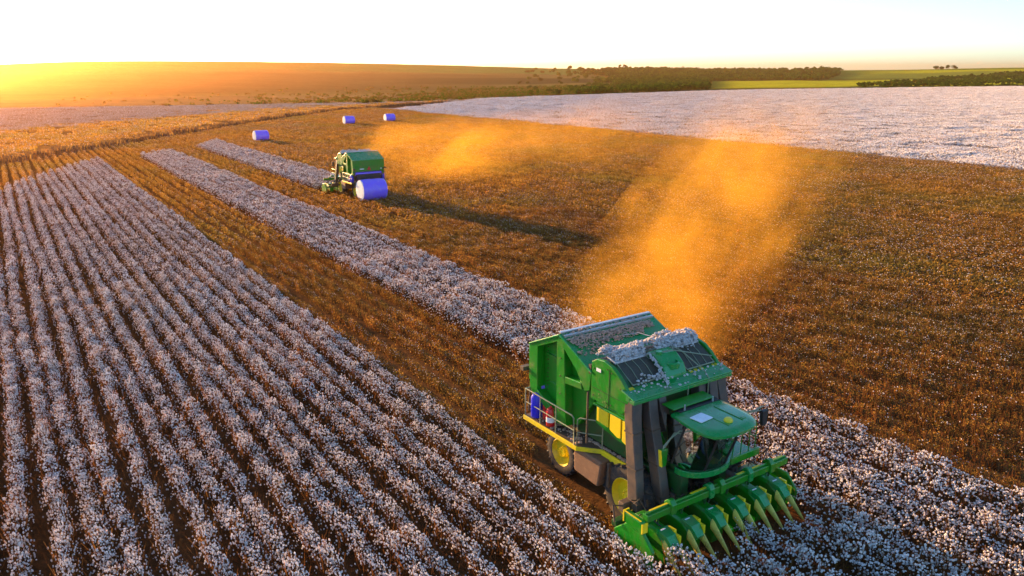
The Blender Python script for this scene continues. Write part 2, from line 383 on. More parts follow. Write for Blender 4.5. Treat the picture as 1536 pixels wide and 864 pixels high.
# ------------------------------------------------------------------ crop clumps (scattered as "stuff")
ICO_V = None
def ico():
    bm = bmesh.new(); bmesh.ops.create_icosphere(bm, subdivisions=1, radius=1)
    v = np.array([p.co[:] for p in bm.verts]); f = np.array([[q.index for q in p.verts] for p in bm.faces]); bm.free(); return v, f
IV, IF = ico()
OV = np.array([(1, 0, 0), (-1, 0, 0), (0, 1, 0), (0, -1, 0), (0, 0, 1), (0, 0, -1)], float)
OF = np.array([(0, 2, 4), (2, 1, 4), (1, 3, 4), (3, 0, 4), (2, 0, 5), (1, 2, 5), (3, 1, 5), (0, 3, 5)])
def clump(name, Lx, Wy, Hh, nb, br, nl, ls, ns, seed, kind='cotton', lowpoly=False, dull=.12, green=.1, leafm='leaf', flat=False):
    g = np.random.default_rng(seed); V = []; F = []; MI = []; off = 0
    bv, bf = (OV, OF) if lowpoly else (IV, IF)
    def pos(n, top):
        x = g.uniform(-Lx/2, Lx/2, n); y = (g.uniform(-1, 1, n) if flat else np.clip(g.normal(0, .46, n), -1, 1))*Wy/2
        hump = (1. if flat else np.sqrt(np.clip(1-(y/(Wy/2))**2*.75, .05, 1)))*(.82+.3*vnoise(x*3.1+seed*9, y*3.1, seed))
        z = Hh*hump*(1-g.beta(1.1, 3.2 if top else 1.5, n)*.85)
        return x, y, z
    x, y, z = pos(nb, True)
    for i in range(nb):
        r = br*g.uniform(.62, 1.25)
        v = bv*(r*g.uniform(.7, 1.2, (len(bv), 1)))*np.array((1, 1, g.uniform(.75, 1.25)))
        V.append(v+(x[i], y[i], z[i])); F += (bf+off).tolist(); MI += [1 if g.random() < dull else 0]*len(bf); off += len(bv)
    x, y, z = pos(nl, False)
    for i in range(nl):
        u = g.normal(0, 1, 3); u /= np.linalg.norm(u); q = np.cross(u, g.normal(0, 1, 3)); q /= np.linalg.norm(q); r = ls*g.uniform(.5, 1.3)
        c = np.array((x[i], y[i], z[i]*.95))
        V.append(np.array([c-u*r, c+q*r*.6, c+u*r, c-q*r*.6])); F.append([off, off+1, off+2, off+3]); off += 4
        MI.append(4 if g.random() < green else 3)
    for i in range(ns):
        x0 = g.uniform(-Lx/2, Lx/2); y0 = g.normal(0, .13)*Wy; h = Hh*g.uniform(.7, 1.08); wd = .006+.012*g.random() if Hh < 1.5 else .02
        tp = np.array((x0+g.normal(0, .10), y0+g.normal(0, .18*Wy/.7), h)); an = g.uniform(0, 3.14); e = np.array((math.cos(an), math.sin(an), 0))*wd
        b0 = np.array((x0, y0, 0)); V.append(np.array([b0-e, b0+e, tp+e*.4, tp-e*.4])); F.append([off, off+1, off+2, off+3]); off += 4; MI.append(2)
    me = npmesh(name, np.concatenate(V), F, [M['boll'], M['boll_dull'], M['stem'], M[leafm], M['leafgreen']], MI)
    return bpy.data.objects.new(name, me)

def library(name, objs):
    col = bpy.data.collections.new(name)
    for o in objs: col.objects.link(o)
    return col
def scatter(name, col, P, rz, sc, idx, rx=None):
    """one object: copies of the clumps of a library stand on its vertices (geometry nodes)"""
    me = bpy.data.meshes.new(name); me.vertices.add(len(P)); me.vertices.foreach_set('co', np.asarray(P, np.float32).ravel())
    a = me.attributes.new('rot', 'FLOAT_VECTOR', 'POINT'); r3 = np.zeros((len(P), 3), np.float32); r3[:, 2] = rz
    a.data.foreach_set('vector', r3.ravel())
    a = me.attributes.new('scl', 'FLOAT_VECTOR', 'POINT'); sc = np.asarray(sc, np.float32)
    if sc.ndim == 1: sc = np.repeat(sc[:, None], 3, 1)
    a.data.foreach_set('vector', sc.ravel())
    a = me.attributes.new('pick', 'INT', 'POINT'); a.data.foreach_set('value', np.asarray(idx, np.int32))
    me.update()
    o = bpy.data.objects.new(name, me); C.objects.link(o)
    ng = bpy.data.node_groups.new(name, 'GeometryNodeTree')
    ng.interface.new_socket('Geometry', in_out='INPUT', socket_type='NodeSocketGeometry'); ng.interface.new_socket('Geometry', in_out='OUTPUT', socket_type='NodeSocketGeometry')
    nn = ng.nodes.new; gi = nn('NodeGroupInput'); go = nn('NodeGroupOutput'); ip = nn('GeometryNodeInstanceOnPoints')
    ci = nn('GeometryNodeCollectionInfo'); ci.inputs[0].default_value = col; ci.inputs['Separate Children'].default_value = True; ci.inputs['Reset Children'].default_value = True
    def na(nm, ty): q = nn('GeometryNodeInputNamedAttribute'); q.data_type = ty; q.inputs[0].default_value = nm; return q.outputs[0]
    er = nn('FunctionNodeEulerToRotation')
    lk = ng.links.new
    lk(gi.outputs[0], ip.inputs['Points']); lk(ci.outputs[0], ip.inputs['Instance']); ip.inputs['Pick Instance'].default_value = True
    lk(na('pick', 'INT'), ip.inputs['Instance Index']); lk(na('rot', 'FLOAT_VECTOR'), er.inputs[0]); lk(er.outputs[0], ip.inputs['Rotation']); lk(na('scl', 'FLOAT_VECTOR'), ip.inputs['Scale'])
    lk(ip.outputs[0], go.inputs[0])
    md = o.modifiers.new('scatter', 'NODES'); md.node_group = ng
    tag(o, kind='stuff'); return o

ROW = .967
near_c = library('near_cotton', [clump('cotton_a%d' % i, 1.1, .98, .98, 175, .0305, 140, .042, 34, 20+i, leafm='leafdark', green=.05) for i in range(7)])
mid_c = library('mid_cotton', [clump('cotton_b%d' % i, 1.1, .98, .98, 88, .042, 70, .07, 16, 40+i, lowpoly=True, leafm='leafdark', green=.05) for i in range(6)])
pick_c = library('picked_near', [clump('picked_a%d' % i, 1.1, .90, .80, 2+5*i, .027, 230, .042, 60, 60+i, lowpoly=True, dull=.35, green=.16) for i in range(7)])
pickm_c = library('picked_mid', [clump('picked_b%d' % i, 2.2, .84, .78, 3+5*i, .036, 170, .085, 40, 80+i, lowpoly=True, dull=.35, green=.12) for i in range(6)])
far_c = library('far_cotton', [clump('cotton_f%d' % i, 5.6, 5.6, .7, 620, .10, 160, .16, 0, 100+i, lowpoly=True, dull=.12, flat=True) for i in range(5)])
pale_c = library('far_pale', [clump('pale_f%d' % i, 5.6, 5.6, .45, 420, .09, 260, .12, 0, 120+i, lowpoly=True, dull=.85, leafm='tan', flat=True) for i in range(5)])
gold_c = library('far_gold', [clump('gold_f%d' % i, 5.6, 5.6, .45, 40, .08, 520, .12, 0, 140+i, lowpoly=True, dull=.6, flat=True) for i in range(4)])
rzr = math.pi/2+A                                    # rotation that lays local x along the rows

def rows(t0, t1, sfun0, sfun1, step, jit=.05, ROW=ROW):
    k0 = math.ceil((t0-12.9)/ROW-.5); k1 = math.floor((t1-12.9)/ROW-.5)
    T = []; S = []
    for k in range(k0, k1+1):
        t = 12.9+(k+.5)*ROW
        a = sfun0(t) if callable(sfun0) else sfun0; b = sfun1(t) if callable(sfun1) else sfun1
        s = np.arange(a+rng.uniform(0, step*.3), b-step*.4, step)
        T.append(t+rng.normal(0, jit, len(s))+.10*np.sin(s*.13+k*1.7)); S.append(s+rng.normal(0, .06, len(s)))
    return np.concatenate(T), np.concatenate(S)
def place_rows(name, lab, cat, col, T, S, nvar, hs=(.85, 1.12), ws=(.85, 1.1), ls=(.98, 1.06), drop=0.):
    keep = rng.random(len(T)) > drop; T = T[keep]; S = S[keep]
    # only ground that is in front of the camera or a few steps outside its view
    P = T[:, None]*nv+S[:, None]*dv
    f = P[:, 1]*math.cos(PITCH)+CAM_H*math.sin(PITCH)
    ok = (P[:, 1] > 2) & (np.abs(P[:, 0])*1154/f < 768*1.22+1154*4/f)
    P = P[ok]; n = len(P)
    fl = rng.integers(0, 2, n)*math.pi
    big = .88+.24*fbm(P[:, 0]/3.5, P[:, 1]/3.5, 31)
    sc = np.stack([rng.uniform(*ls, n), rng.uniform(*ws, n)*big, rng.uniform(*hs, n)*big], 1)
    o = scatter(name, col, np.column_stack([P, np.zeros(n)]), rzr+fl+rng.normal(0, .05, n), sc, np.clip(((fbm(P[:, 0]/9, P[:, 1]/9, 77)-.25)*2*nvar+rng.normal(0, 1.3, n)), 0, nvar-1).astype(int))
    return tag(o, lab, cat)

def hd(t): return float(head_s(t))
def cl(lo, hi): return lambda t: min(max(hd(t), lo), hi)
# standing cotton
T, S = rows(-22, 12.9, -6, lambda t: min(hd(t), 52), 1.0, ROW=.84)
place_rows('cotton_crop', 'open white cotton standing in long rows separated by dark furrows', 'cotton crop', near_c, T, S, 7, ws=(.64, .82))
T, S = rows(-28, 12.9, 52, hd, 1.0, ROW=.84)
place_rows('cotton_crop', 'distant half of the white cotton rows running up to the sunlit headland', 'cotton crop', mid_c, T, S, 6, ws=(.62, .80))
T1, S1 = rows(12.9, 18.7, -12, 12.5, 1.0); T2, S2 = rows(18.7, 24.5, -16, 50, 1.0)
place_rows('cotton_crop', 'white cotton still standing in front of and beside the large picker', 'cotton crop', near_c, np.r_[T1, T2], np.r_[S1, S2], 7, ws=(.95, 1.15))
T2, S2 = rows(18.7, 24.5, 50, hd, 1.0); T3, S3 = rows(29.4, 35.2, 84.5, hd, 1.0)
place_rows('cotton_crop', 'two narrow unpicked white strips leading back to the headland', 'cotton crop', mid_c, np.r_[T2, T3], np.r_[S2, S3], 6, ws=(.95, 1.15))
# picked stalks
T1, S1 = rows(12.9, 18.7, 13.4, 60, 1.0, .03); T2, S2 = rows(24.5, 46, -16, 60, 1.0, .03)
keep = ~((T1 > 13.6) & (T1 < 18) & (S1 < 19.6))
place_rows('picked_stalks', 'rows of brown picked cotton stalks in the strip behind the large picker', 'cotton stalks', pick_c, T1[keep[:len(T1)]] if False else T1[~((T1 > 13.6) & (T1 < 18) & (S1 < 19.6))], S1[~((T1 > 13.6) & (T1 < 18) & (S1 < 19.6))], 7, hs=(.62, .85), ws=(.52, .70))
place_rows('picked_stalks', 'brown picked cotton stalks with scraps of lint on the far side of the large picker', 'cotton stalks', pick_c, T2, S2, 7, hs=(.55, .9), ws=(.68, .92))
T1, S1 = rows(12.9, 18.7, 60, lambda t: hedge_s(t)-4.5, 2.0, .03); T2, S2 = rows(24.5, 29.4, 60, lambda t: hedge_s(t)-4.5, 2.0, .03)
T3, S3 = rows(29.4, 46, 60, lambda t: min(84, 84) if t < 35.2 else hedge_s(t)-4.5, 2.0, .03); T4, S4 = rows(46, P_T-.5, -30, lambda t: hedge_s(t)-4.5, 2.0, .03)
T5, S5 = rows(-60, 12.9, lambda t: hd(t)+1, lambda t: hedge_s(t)-4.5, 2.0, .03)
T6, S6 = rows(18.7, 24.5, lambda t: hd(t)+1, lambda t: hedge_s(t)-4.5, 2.0, .03); T7, S7 = rows(29.4, 35.2, lambda t: hd(t)+1, lambda t: hedge_s(t)-4.5, 2.0, .03)
place_rows('picked_stalks', 'wide harvested field of brown stalks stretching to the headland and the far white field', 'cotton stalks', pickm_c,
           np.concatenate([T3, T4, T5, T6, T7]), np.concatenate([S3, S4, S5, S6, S7]), 6, hs=(.55, .85), ws=(.70, .92))
place_rows('picked_stalks', 'two narrow golden strips of picked stalks between the white strips', 'cotton stalks', pickm_c, np.r_[T1, T2], np.r_[S1, S2], 6, hs=(.62, .85), ws=(.52, .70))
# far fields as wide patches
def patches(tr, sr, step, cond):
    tt, s_ = np.meshgrid(np.arange(*tr, step), np.arange(*sr, step)); tt = tt.ravel()+rng.normal(0, 1.4, tt.size); s_ = s_.ravel()+rng.normal(0, .5, s_.size)
    P = tt[:, None]*nv+s_[:, None]*dv; phi = np.arctan2(P[:, 0], P[:, 1]); r = np.hypot(P[:, 0], P[:, 1])
    z, Rc, f, b = terrain(phi, r)
    ok = (P[:, 1] > 20) & (b < 25) & (np.abs(phi) < R(44)) & cond(tt, s_)
    return np.column_stack([P, z])[ok], tt[ok], s_[ok]
P, tt, s_ = patches((P_T+2.7, 760), (-140, 520), 5.0, lambda t, s: s < 262+(t-134)*.9)
n = len(P); o = scatter('far_cotton_crop', far_c, P, rzr+rng.integers(0, 2, n)*math.pi, np.stack([np.ones(n), np.ones(n), rng.uniform(.7, 1.1, n)], 1), rng.integers(0, 5, n))
tag(o, 'pale unpicked cotton field spreading to the crest of the plateau', 'cotton crop')
P, tt, s_ = patches((-260, 300), (40, 440), 5.2, lambda t, s: s > hedge_s(t)+7)
isp = (s_-hedge_s(tt)) > .40*np.maximum(320-hedge_s(tt), 20)+30*(fbm(tt/40, s_/40, 5)-.5)+rng.normal(0, 5, len(tt))
for nm_, lb_, lib_, kv, mk in (('pale_far_crop', 'thin pale crop on the sunlit field beyond the grassy boundary line', pale_c, 5, isp), ('golden_stubble', 'golden stubble just beyond the grassy boundary line', gold_c, 4, ~isp)):
    n = int(mk.sum()); o = scatter(nm_, lib_, P[mk], rzr+rng.integers(0, 2, n)*math.pi, rng.uniform(.9, 1.1, n), rng.integers(0, kv, n)); tag(o, lb_, 'crop')
# grassy boundary line
def grass(name, Lx, Wy, Hh, n, seed):
    g = np.random.default_rng(seed); V = []; F = []
    for i in range(n):
        x0, y0 = g.uniform(-Lx/2, Lx/2), g.normal(0, .28)*Wy; h = Hh*g.uniform(.4, 1.1); a = g.uniform(0, 6.28); e = np.array((math.cos(a), math.sin(a), 0))*.08
        tip = np.array((x0+g.normal(0, .25), y0+g.normal(0, .25), h)); b = np.array((x0, y0, 0)); V.append([b-e, b+e, tip]); F.append([3*i, 3*i+1, 3*i+2])
    me = npmesh(name, np.array(V).reshape(-1, 3), F, [M['tan'], M['stem'], M['bark']], np.minimum(g.integers(0, 4, n), 2)); return bpy.data.objects.new(name, me)
gr_c = library('verge', [grass('verge_%d' % i, 3.4, 2.4, .95, 420, 200+i) for i in range(4)])
PT = []
for i in range(len(HEDGE_T)-1):
    a = W(HEDGE_T[i], HEDGE_S[i]); b = W(HEDGE_T[i+1], HEDGE_S[i+1]); ln = np.linalg.norm(b-a); k = int(ln/2.6)
    for q in range(k): p = a+(b-a)*q/k; PT.append((p[0]+rng.normal(0, .5), p[1]+rng.normal(0, .4), 0, math.atan2(*(b-a)[::-1])))
PT = np.array(PT); o = scatter('grass_verge', gr_c, PT[:, :3], PT[:, 3], rng.uniform(.5, 1.35, len(PT)), rng.integers(0, 4, len(PT)))
tag(o, 'rough dry grass along the boundary between the two fields', 'grass')

# ------------------------------------------------------------------ trees
def crown_mesh(name, Rr, Hh, n, ls, seed, m, lobes=7):
    g = np.random.default_rng(seed); V = []; F = []
    cs_ = [(g.normal(0, .42)*Rr, g.normal(0, .42)*Rr, Hh*g.uniform(.42, .85), g.uniform(.35, .6)*Rr) for _ in range(lobes)]
    for i in range(n):
        cx, cy_, cz, cr = cs_[g.integers(lobes)]; u = g.normal(0, 1, 3); u /= np.linalg.norm(u); rr = cr*g.uniform(.55, 1.08)
        c = np.array((cx, cy_, cz))+u*rr*np.array((1, 1, .8)); a = g.normal(0, 1, 3); a /= np.linalg.norm(a); b = np.cross(a, g.normal(0, 1, 3)); b /= np.linalg.norm(b); s = ls*g.uniform(.6, 1.4)
        V += [c-a*s, c+b*s*.7, c+a*s, c-b*s*.7]; F.append([4*i, 4*i+1, 4*i+2, 4*i+3])
    return npmesh(name, V, F, [m])
def whole_tree(name, Rr, Hh, n, ls, seed, m):
    me = crown_mesh(name, Rr, Hh, n, ls, seed, m); return bpy.data.objects.new(name, me)
wood_c = library('wood', [whole_tree('wt%d' % i, 3.3, 5.2, 260, .65, 300+i, M['crown'] if i % 2 else M['crown_dark']) for i in range(6)])
bush_c = library('scrub', [whole_tree('sb%d' % i, 1.9, 2.8, 90, .5, 320+i, M['scrub'] if i % 3 else M['crown']) for i in range(4)])
def at_px(px, f, lift=0):
    """ground point on the far hillside at a bearing and a fraction of the way up it"""
    phi = bearing(px); a = np.clip(phi, BX[0], BX[-1]); c_ = np.interp(a, BX, cs); Rc = CAM_H/(-c_); r1 = Rc*1.75
    Rr = np.interp(a, [R(-45), R(-20), R(0), R(20), R(45)], [2400, 2500, 2700, 3200, 3400]); r = r1+(Rr-r1)*f
    z = terrain(np.atleast_1d(phi), np.atleast_1d(r))[0]
    x, y = r*np.sin(phi), r*np.cos(phi)
    z = z+(fbm(x/160, y/160, 3)-.5)*np.clip(r*.0045, 0, 7)*np.where(f > .97, .15, 1)
    return np.column_stack([np.atleast_1d(x), np.atleast_1d(y), z-.2])
def forest(name, lab, col, n, pxr, fr, cond, sc, nv_):
    px = rng.uniform(*pxr, n); f = rng.uniform(*fr, n)**1.0
    k = cond(px, f); px, f = px[k], f[k]; P = at_px(px, f)
    k = len(P); o = scatter(name, col, P, rng.uniform(0, 6.28, k), rng.uniform(*sc, k)*(.62+.75*np.clip(f, 0, 1))*(.75+.5*fbm(px/5, f*40, 17)), rng.integers(0, nv_, k)); tag(o, lab, 'trees'); return o
def nz_(px, f, a, b, s): return fbm(px/a, f*b, s)
forest('woodland', 'dense dark wood covering the valley side below the skyline', wood_c, 12500, (690, 1260), (-.02, .95),
       lambda p, f: (f+.35*(nz_(p, f, 60, 6, 3)-.5) < 1.02) & ((p > 905+170*(nz_(p, f, 22, 9, 4)-.5)) | (rng.random(len(p)) < .12*np.clip((p-760)/200, 0, 1)*nz_(p, f, 8, 30, 6))) & ~((p > 1060+70*(nz_(p, f, 30, 5, 7)-.5)) & (f < .46)) & (p < 1215+60*f), (1.0, 2.0), 6)
forest('woodland', 'sunlit dark green trees behind the far right end of the white field', wood_c, 3400, (1190, 1900), (-.02, .75),
       lambda p, f: (f < .62*np.clip((p-1270)/230, 0, 1)+.10*nz_(p, f, 30, 6, 2)) & (p > 1290), (.9, 1.7), 6)
forest('scrub', 'scattered bushes over the dry valley floor', bush_c, 16000, (60, 930), (-.12, .36),
       lambda p, f: (nz_(p, f, 9, 50, 5)+.34*np.clip((p-500)/350, 0, 1) > .47+.3*np.clip(f/.36, 0, 1)) & (rng.random(len(p)) < .05+.95*np.clip((p-330)/330, 0, 1)), (.35, 1.25), 4)
def tree(label, px, f, Rr, Hh, seed, group=None):
    P = at_px(px, f)[0]; root = empty('tree', tuple(P)); tag(root, label, 'tree', group)
    b = MB(); b.tube([(0, 0, 0), (.1, 0, Hh*.35), (.0, .1, Hh*.6)], [.5, .36, .15], 8)
    for k in range(4): a = k*1.6+seed; b.tube([(.08, 0, Hh*.3), (math.cos(a)*Rr*.3, math.sin(a)*Rr*.3, Hh*.5), (math.cos(a)*Rr*.5, math.sin(a)*Rr*.5, Hh*.68)], [.25, .16, .06], 6)
    b.build('trunk', M['bark'], root)
    o = bpy.data.objects.new('crown', crown_mesh('crown', Rr, Hh, 900, .9, seed, M['crown_dark'], 9)); C.objects.link(o); o.parent = root
tree('tall round tree standing clear on the skyline, first of a close pair', 929.5, .97, 5.5, 19, 401)
tree('tall round tree on the skyline just right of its twin', 937, .975, 6, 20, 402)
for i, (p, f, r, h) in enumerate([(1404, .95, 9, 13), (1412, .95, 8, 11), (1421, .95, 11, 16), (1431, .95, 10, 14)]):
    tree(['low broad tree at the left end of the small skyline clump', 'small tree second from the left in the skyline clump',
          'tallest tree in the middle of the small skyline clump', 'broad tree at the right end of the small skyline clump'][i], p, f, r, h, 410+i, 'small clump of trees on the skyline')

# ------------------------------------------------------------------ the cotton picker (x forward, y its left, z up; origin on the ground under the picking head beam)
def lintpile(parent, name, boxes, m, seed, amp=.09, blobs=70, br=.09):
    """ragged fluff: many small irregular tufts over the given strips (x0,x1,y0,y1,z0,z1 sloping)"""
    g = np.random.default_rng(seed); V = []; F = []; off = 0
    for (x0, x1, y0, y1, za, zb, dens) in boxes:
        k = int(blobs*dens*abs(x1-x0)*abs(y1-y0)*10)
        for _ in range(k):
            u, v = g.random(), g.random(); x = x0+(x1-x0)*u; y = y0+(y1-y0)*v; z = za+(zb-za)*u
            h = (math.sin(u*math.pi)**.6)*amp*(.5+vnoise(np.array(y*4.+seed), np.array(x*4.), seed))*1.6
            r = br*g.uniform(.4, 1.1)
            vv = IV*(r*g.uniform(.55, 1.3, (len(IV), 1)))*np.array((1, 1.1, .75)); V.append(vv+(x, y, z+h*g.uniform(.3, 1))); F += (IF+off).tolist(); off += len(IV)
    me = npmesh(name, np.concatenate(V), F, [m]); o = bpy.data.objects.new(name, me); C.objects.link(o); o.parent = parent; return o

def wheel(root, x, y, r, wdt, side):
    b = MB()
    b.lathe((x, y, r), [(r*.62, -wdt*.46), (r*.80, -wdt*.5), (r*.95, -wdt*.46), (r*.985, -wdt*.2), (r*.985, wdt*.2), (r*.95, wdt*.46), (r*.80, wdt*.5), (r*.62, wdt*.46), (r*.6, 0), (r*.62, -wdt*.46)], 40, cap=False)
    for k in range(22):                                      # chevron lugs
        a = 2*math.pi*k/22
        for sg in (-1, 1):
            aa = a+(math.pi/22 if sg > 0 else 0); c = Vector((x+math.cos(aa)*r*.975, y+sg*wdt*.24, r+math.sin(aa)*r*.975))
            mtx = Matrix.Rotation(-aa, 4, 'Y') @ Matrix.Rotation(sg*.55, 4, 'X')
            v = [c+mtx.to_3x3() @ Vector((p, q, w_)) for p in (-.04, .045) for q in (-wdt*.27, wdt*.27) for w_ in (-.035, .035)]
            b.poly(v, [(0, 1, 3, 2), (4, 6, 7, 5), (0, 4, 5, 1), (2, 3, 7, 6), (0, 2, 6, 4), (1, 5, 7, 3)])
    wo = b.build('wheel', M['tyre'], root, smooth=True)
    b = MB(); s = side
    b.lathe((x, y, r), [(r*.64, s*wdt*.40), (r*.60, s*wdt*.47), (r*.57, s*wdt*.40), (r*.50, s*wdt*.18), (r*.26, s*wdt*.10), (r*.24, s*wdt*.30), (r*.10, s*wdt*.34), (.01, s*wdt*.34)], 36, cap=False); b.lathe((x, y, r), [(r*.60, -s*wdt*.30), (.01, -s*wdt*.25)], 24, cap=False)
    for k in range(10): a = 2*math.pi*k/10; b.lathe((x+math.cos(a)*r*.18, y+s*wdt*.30, r+math.sin(a)*r*.18), [(.022, 0), (.022, s*.05), (.001, s*.055)], 6)
    b.build('rim', M['yellow'], wo, smooth=True)
    return wo

def row_unit(hd_, y):
    b = MB()   # tall rounded drum housing: curved hood over the spindles
    def sec(yy, sc): return [(-1.05, .35), (-1.10, .95), (-.95, 1.12*sc), (-.45, 1.24*sc), (.05, 1.20*sc), (.34, 1.02*sc), (.44, .70), (.40, .32)]
    rings = [[(px, y+yy, pz) for px, pz in sec(yy, sc)] for yy, sc in ((-.28, .93), (-.21, 1.0), (.08, 1.0), (.16, .95))]
    b.loft(rings)
    b.box(-.80, -.30, y-.28, y+.12, 1.21, 1.30)
    u = b.build('row_unit', M['green'], hd_, .02, True)
    b = MB(); b.poly([(.06, y-.27, 1.25), (.06, y+.13, 1.25), (.40, y+.11, 1.17), (.40, y-.23, 1.17), (.62, y+.07, .92), (.62, y-.19, .92), (.06, y-.27, 1.10), (.06, y+.13, 1.10), (.56, y+.07, .80), (.56, y-.19, .80)],
                     [(0, 1, 2, 3), (3, 2, 4, 5), (5, 4, 8, 9), (0, 3, 5, 9, 6), (1, 7, 8, 4, 2), (0, 6, 7, 1), (6, 9, 8, 7)])
    c = b.build('unit_cap', M['green_top'], u, .012)
    b = MB(); b.box(.10, .36, y+.11, y+.19, 1.08, 1.245); b.box(.36, .56, y+.10, y+.17, .90, 1.16); b.build('yellow_flash', M['yellow'], u, .01, split=True)
    b = MB(); b.box(.12, .16, y-.20, y-.02, 1.235, 1.243); b.build('white_mark', M['white'], c)
    for dy, lat, ln in ((-.26, -.02, 1.0), (.12, .04, 1.0)):
        b = MB(); rings = []
        for q in range(9):                                     # long pointed lifter: fat at the drum, thin and drooping at the tip
            f = q/8; x = .34+.74*f*ln; z = .84-.58*f**1.1; ww = .062*(1-f)**.5+.012; hh = .20*(1-f)**.7+.02; yc = y+dy+lat*f+.02
            rings.append([(x, yc+ww*math.cos(a), z+hh*math.sin(a)*(1 if math.sin(a) > 0 else .6)) for a in [2*math.pi*k/10 for k in range(10)]])
        b.loft(rings); b.build('row_lifter', M['yellow_snout'], u, 0, True)
    b = MB(); b.tube([(-.15, y-.05, 1.24), (-.10, y-.05, 1.62)], .035); b.tube([(-.30, y+.03, 1.24), (-.12, y+.03, 1.58)], .025)
    b.build('hanger', M['green_dark'], u)
    b = MB(); b.tube([(-.5, y+.05, 1.28), (-.5, y+.3, 1.34), (-.7, y+.4, 1.0)], .022); b.tube([(-.62, y-.18, 1.3), (-.55, y-.3, 1.40), (-.8, y-.35, 1.0)], .018)
    b.build('hose', M['black'], u)

def duct(root, x0, y0, z0, x1, y1, z1, w0, w1, d0=.34, d1=.42):
    b = MB(); rings = []
    for q in range(9):
        f = q/8; e = f*f*(3-2*f); x = x0+(x1-x0)*(f*.55+e*.45); y = y0+(y1-y0)*f; z = z0+(z1-z0)*f; ww = (w0+(w1-w0)*f)/2; dd = (d0+(d1-d0)*f)/2
        rings.append([(x+dd, y-ww, z), (x+dd, y+ww, z), (x-dd, y+ww, z), (x-dd, y-ww, z)])
    b.loft(rings)
    o = b.build('air_duct', M['duct'], root, .03)
    b = MB()
    for f in (.30, .62, .93):
        e = f*f*(3-2*f); x = x0+(x1-x0)*(f*.55+e*.45); y = y0+(y1-y0)*f; z = z0+(z1-z0)*f; ww = (w0+(w1-w0)*f)/2+.012; dd = (d0+(d1-d0)*f)/2+.012
        b.box(x-dd, x+dd, y-ww, y+ww, z-.022, z+.022)
    b.build('duct_band', M['iron'], o, split=True)
    return o

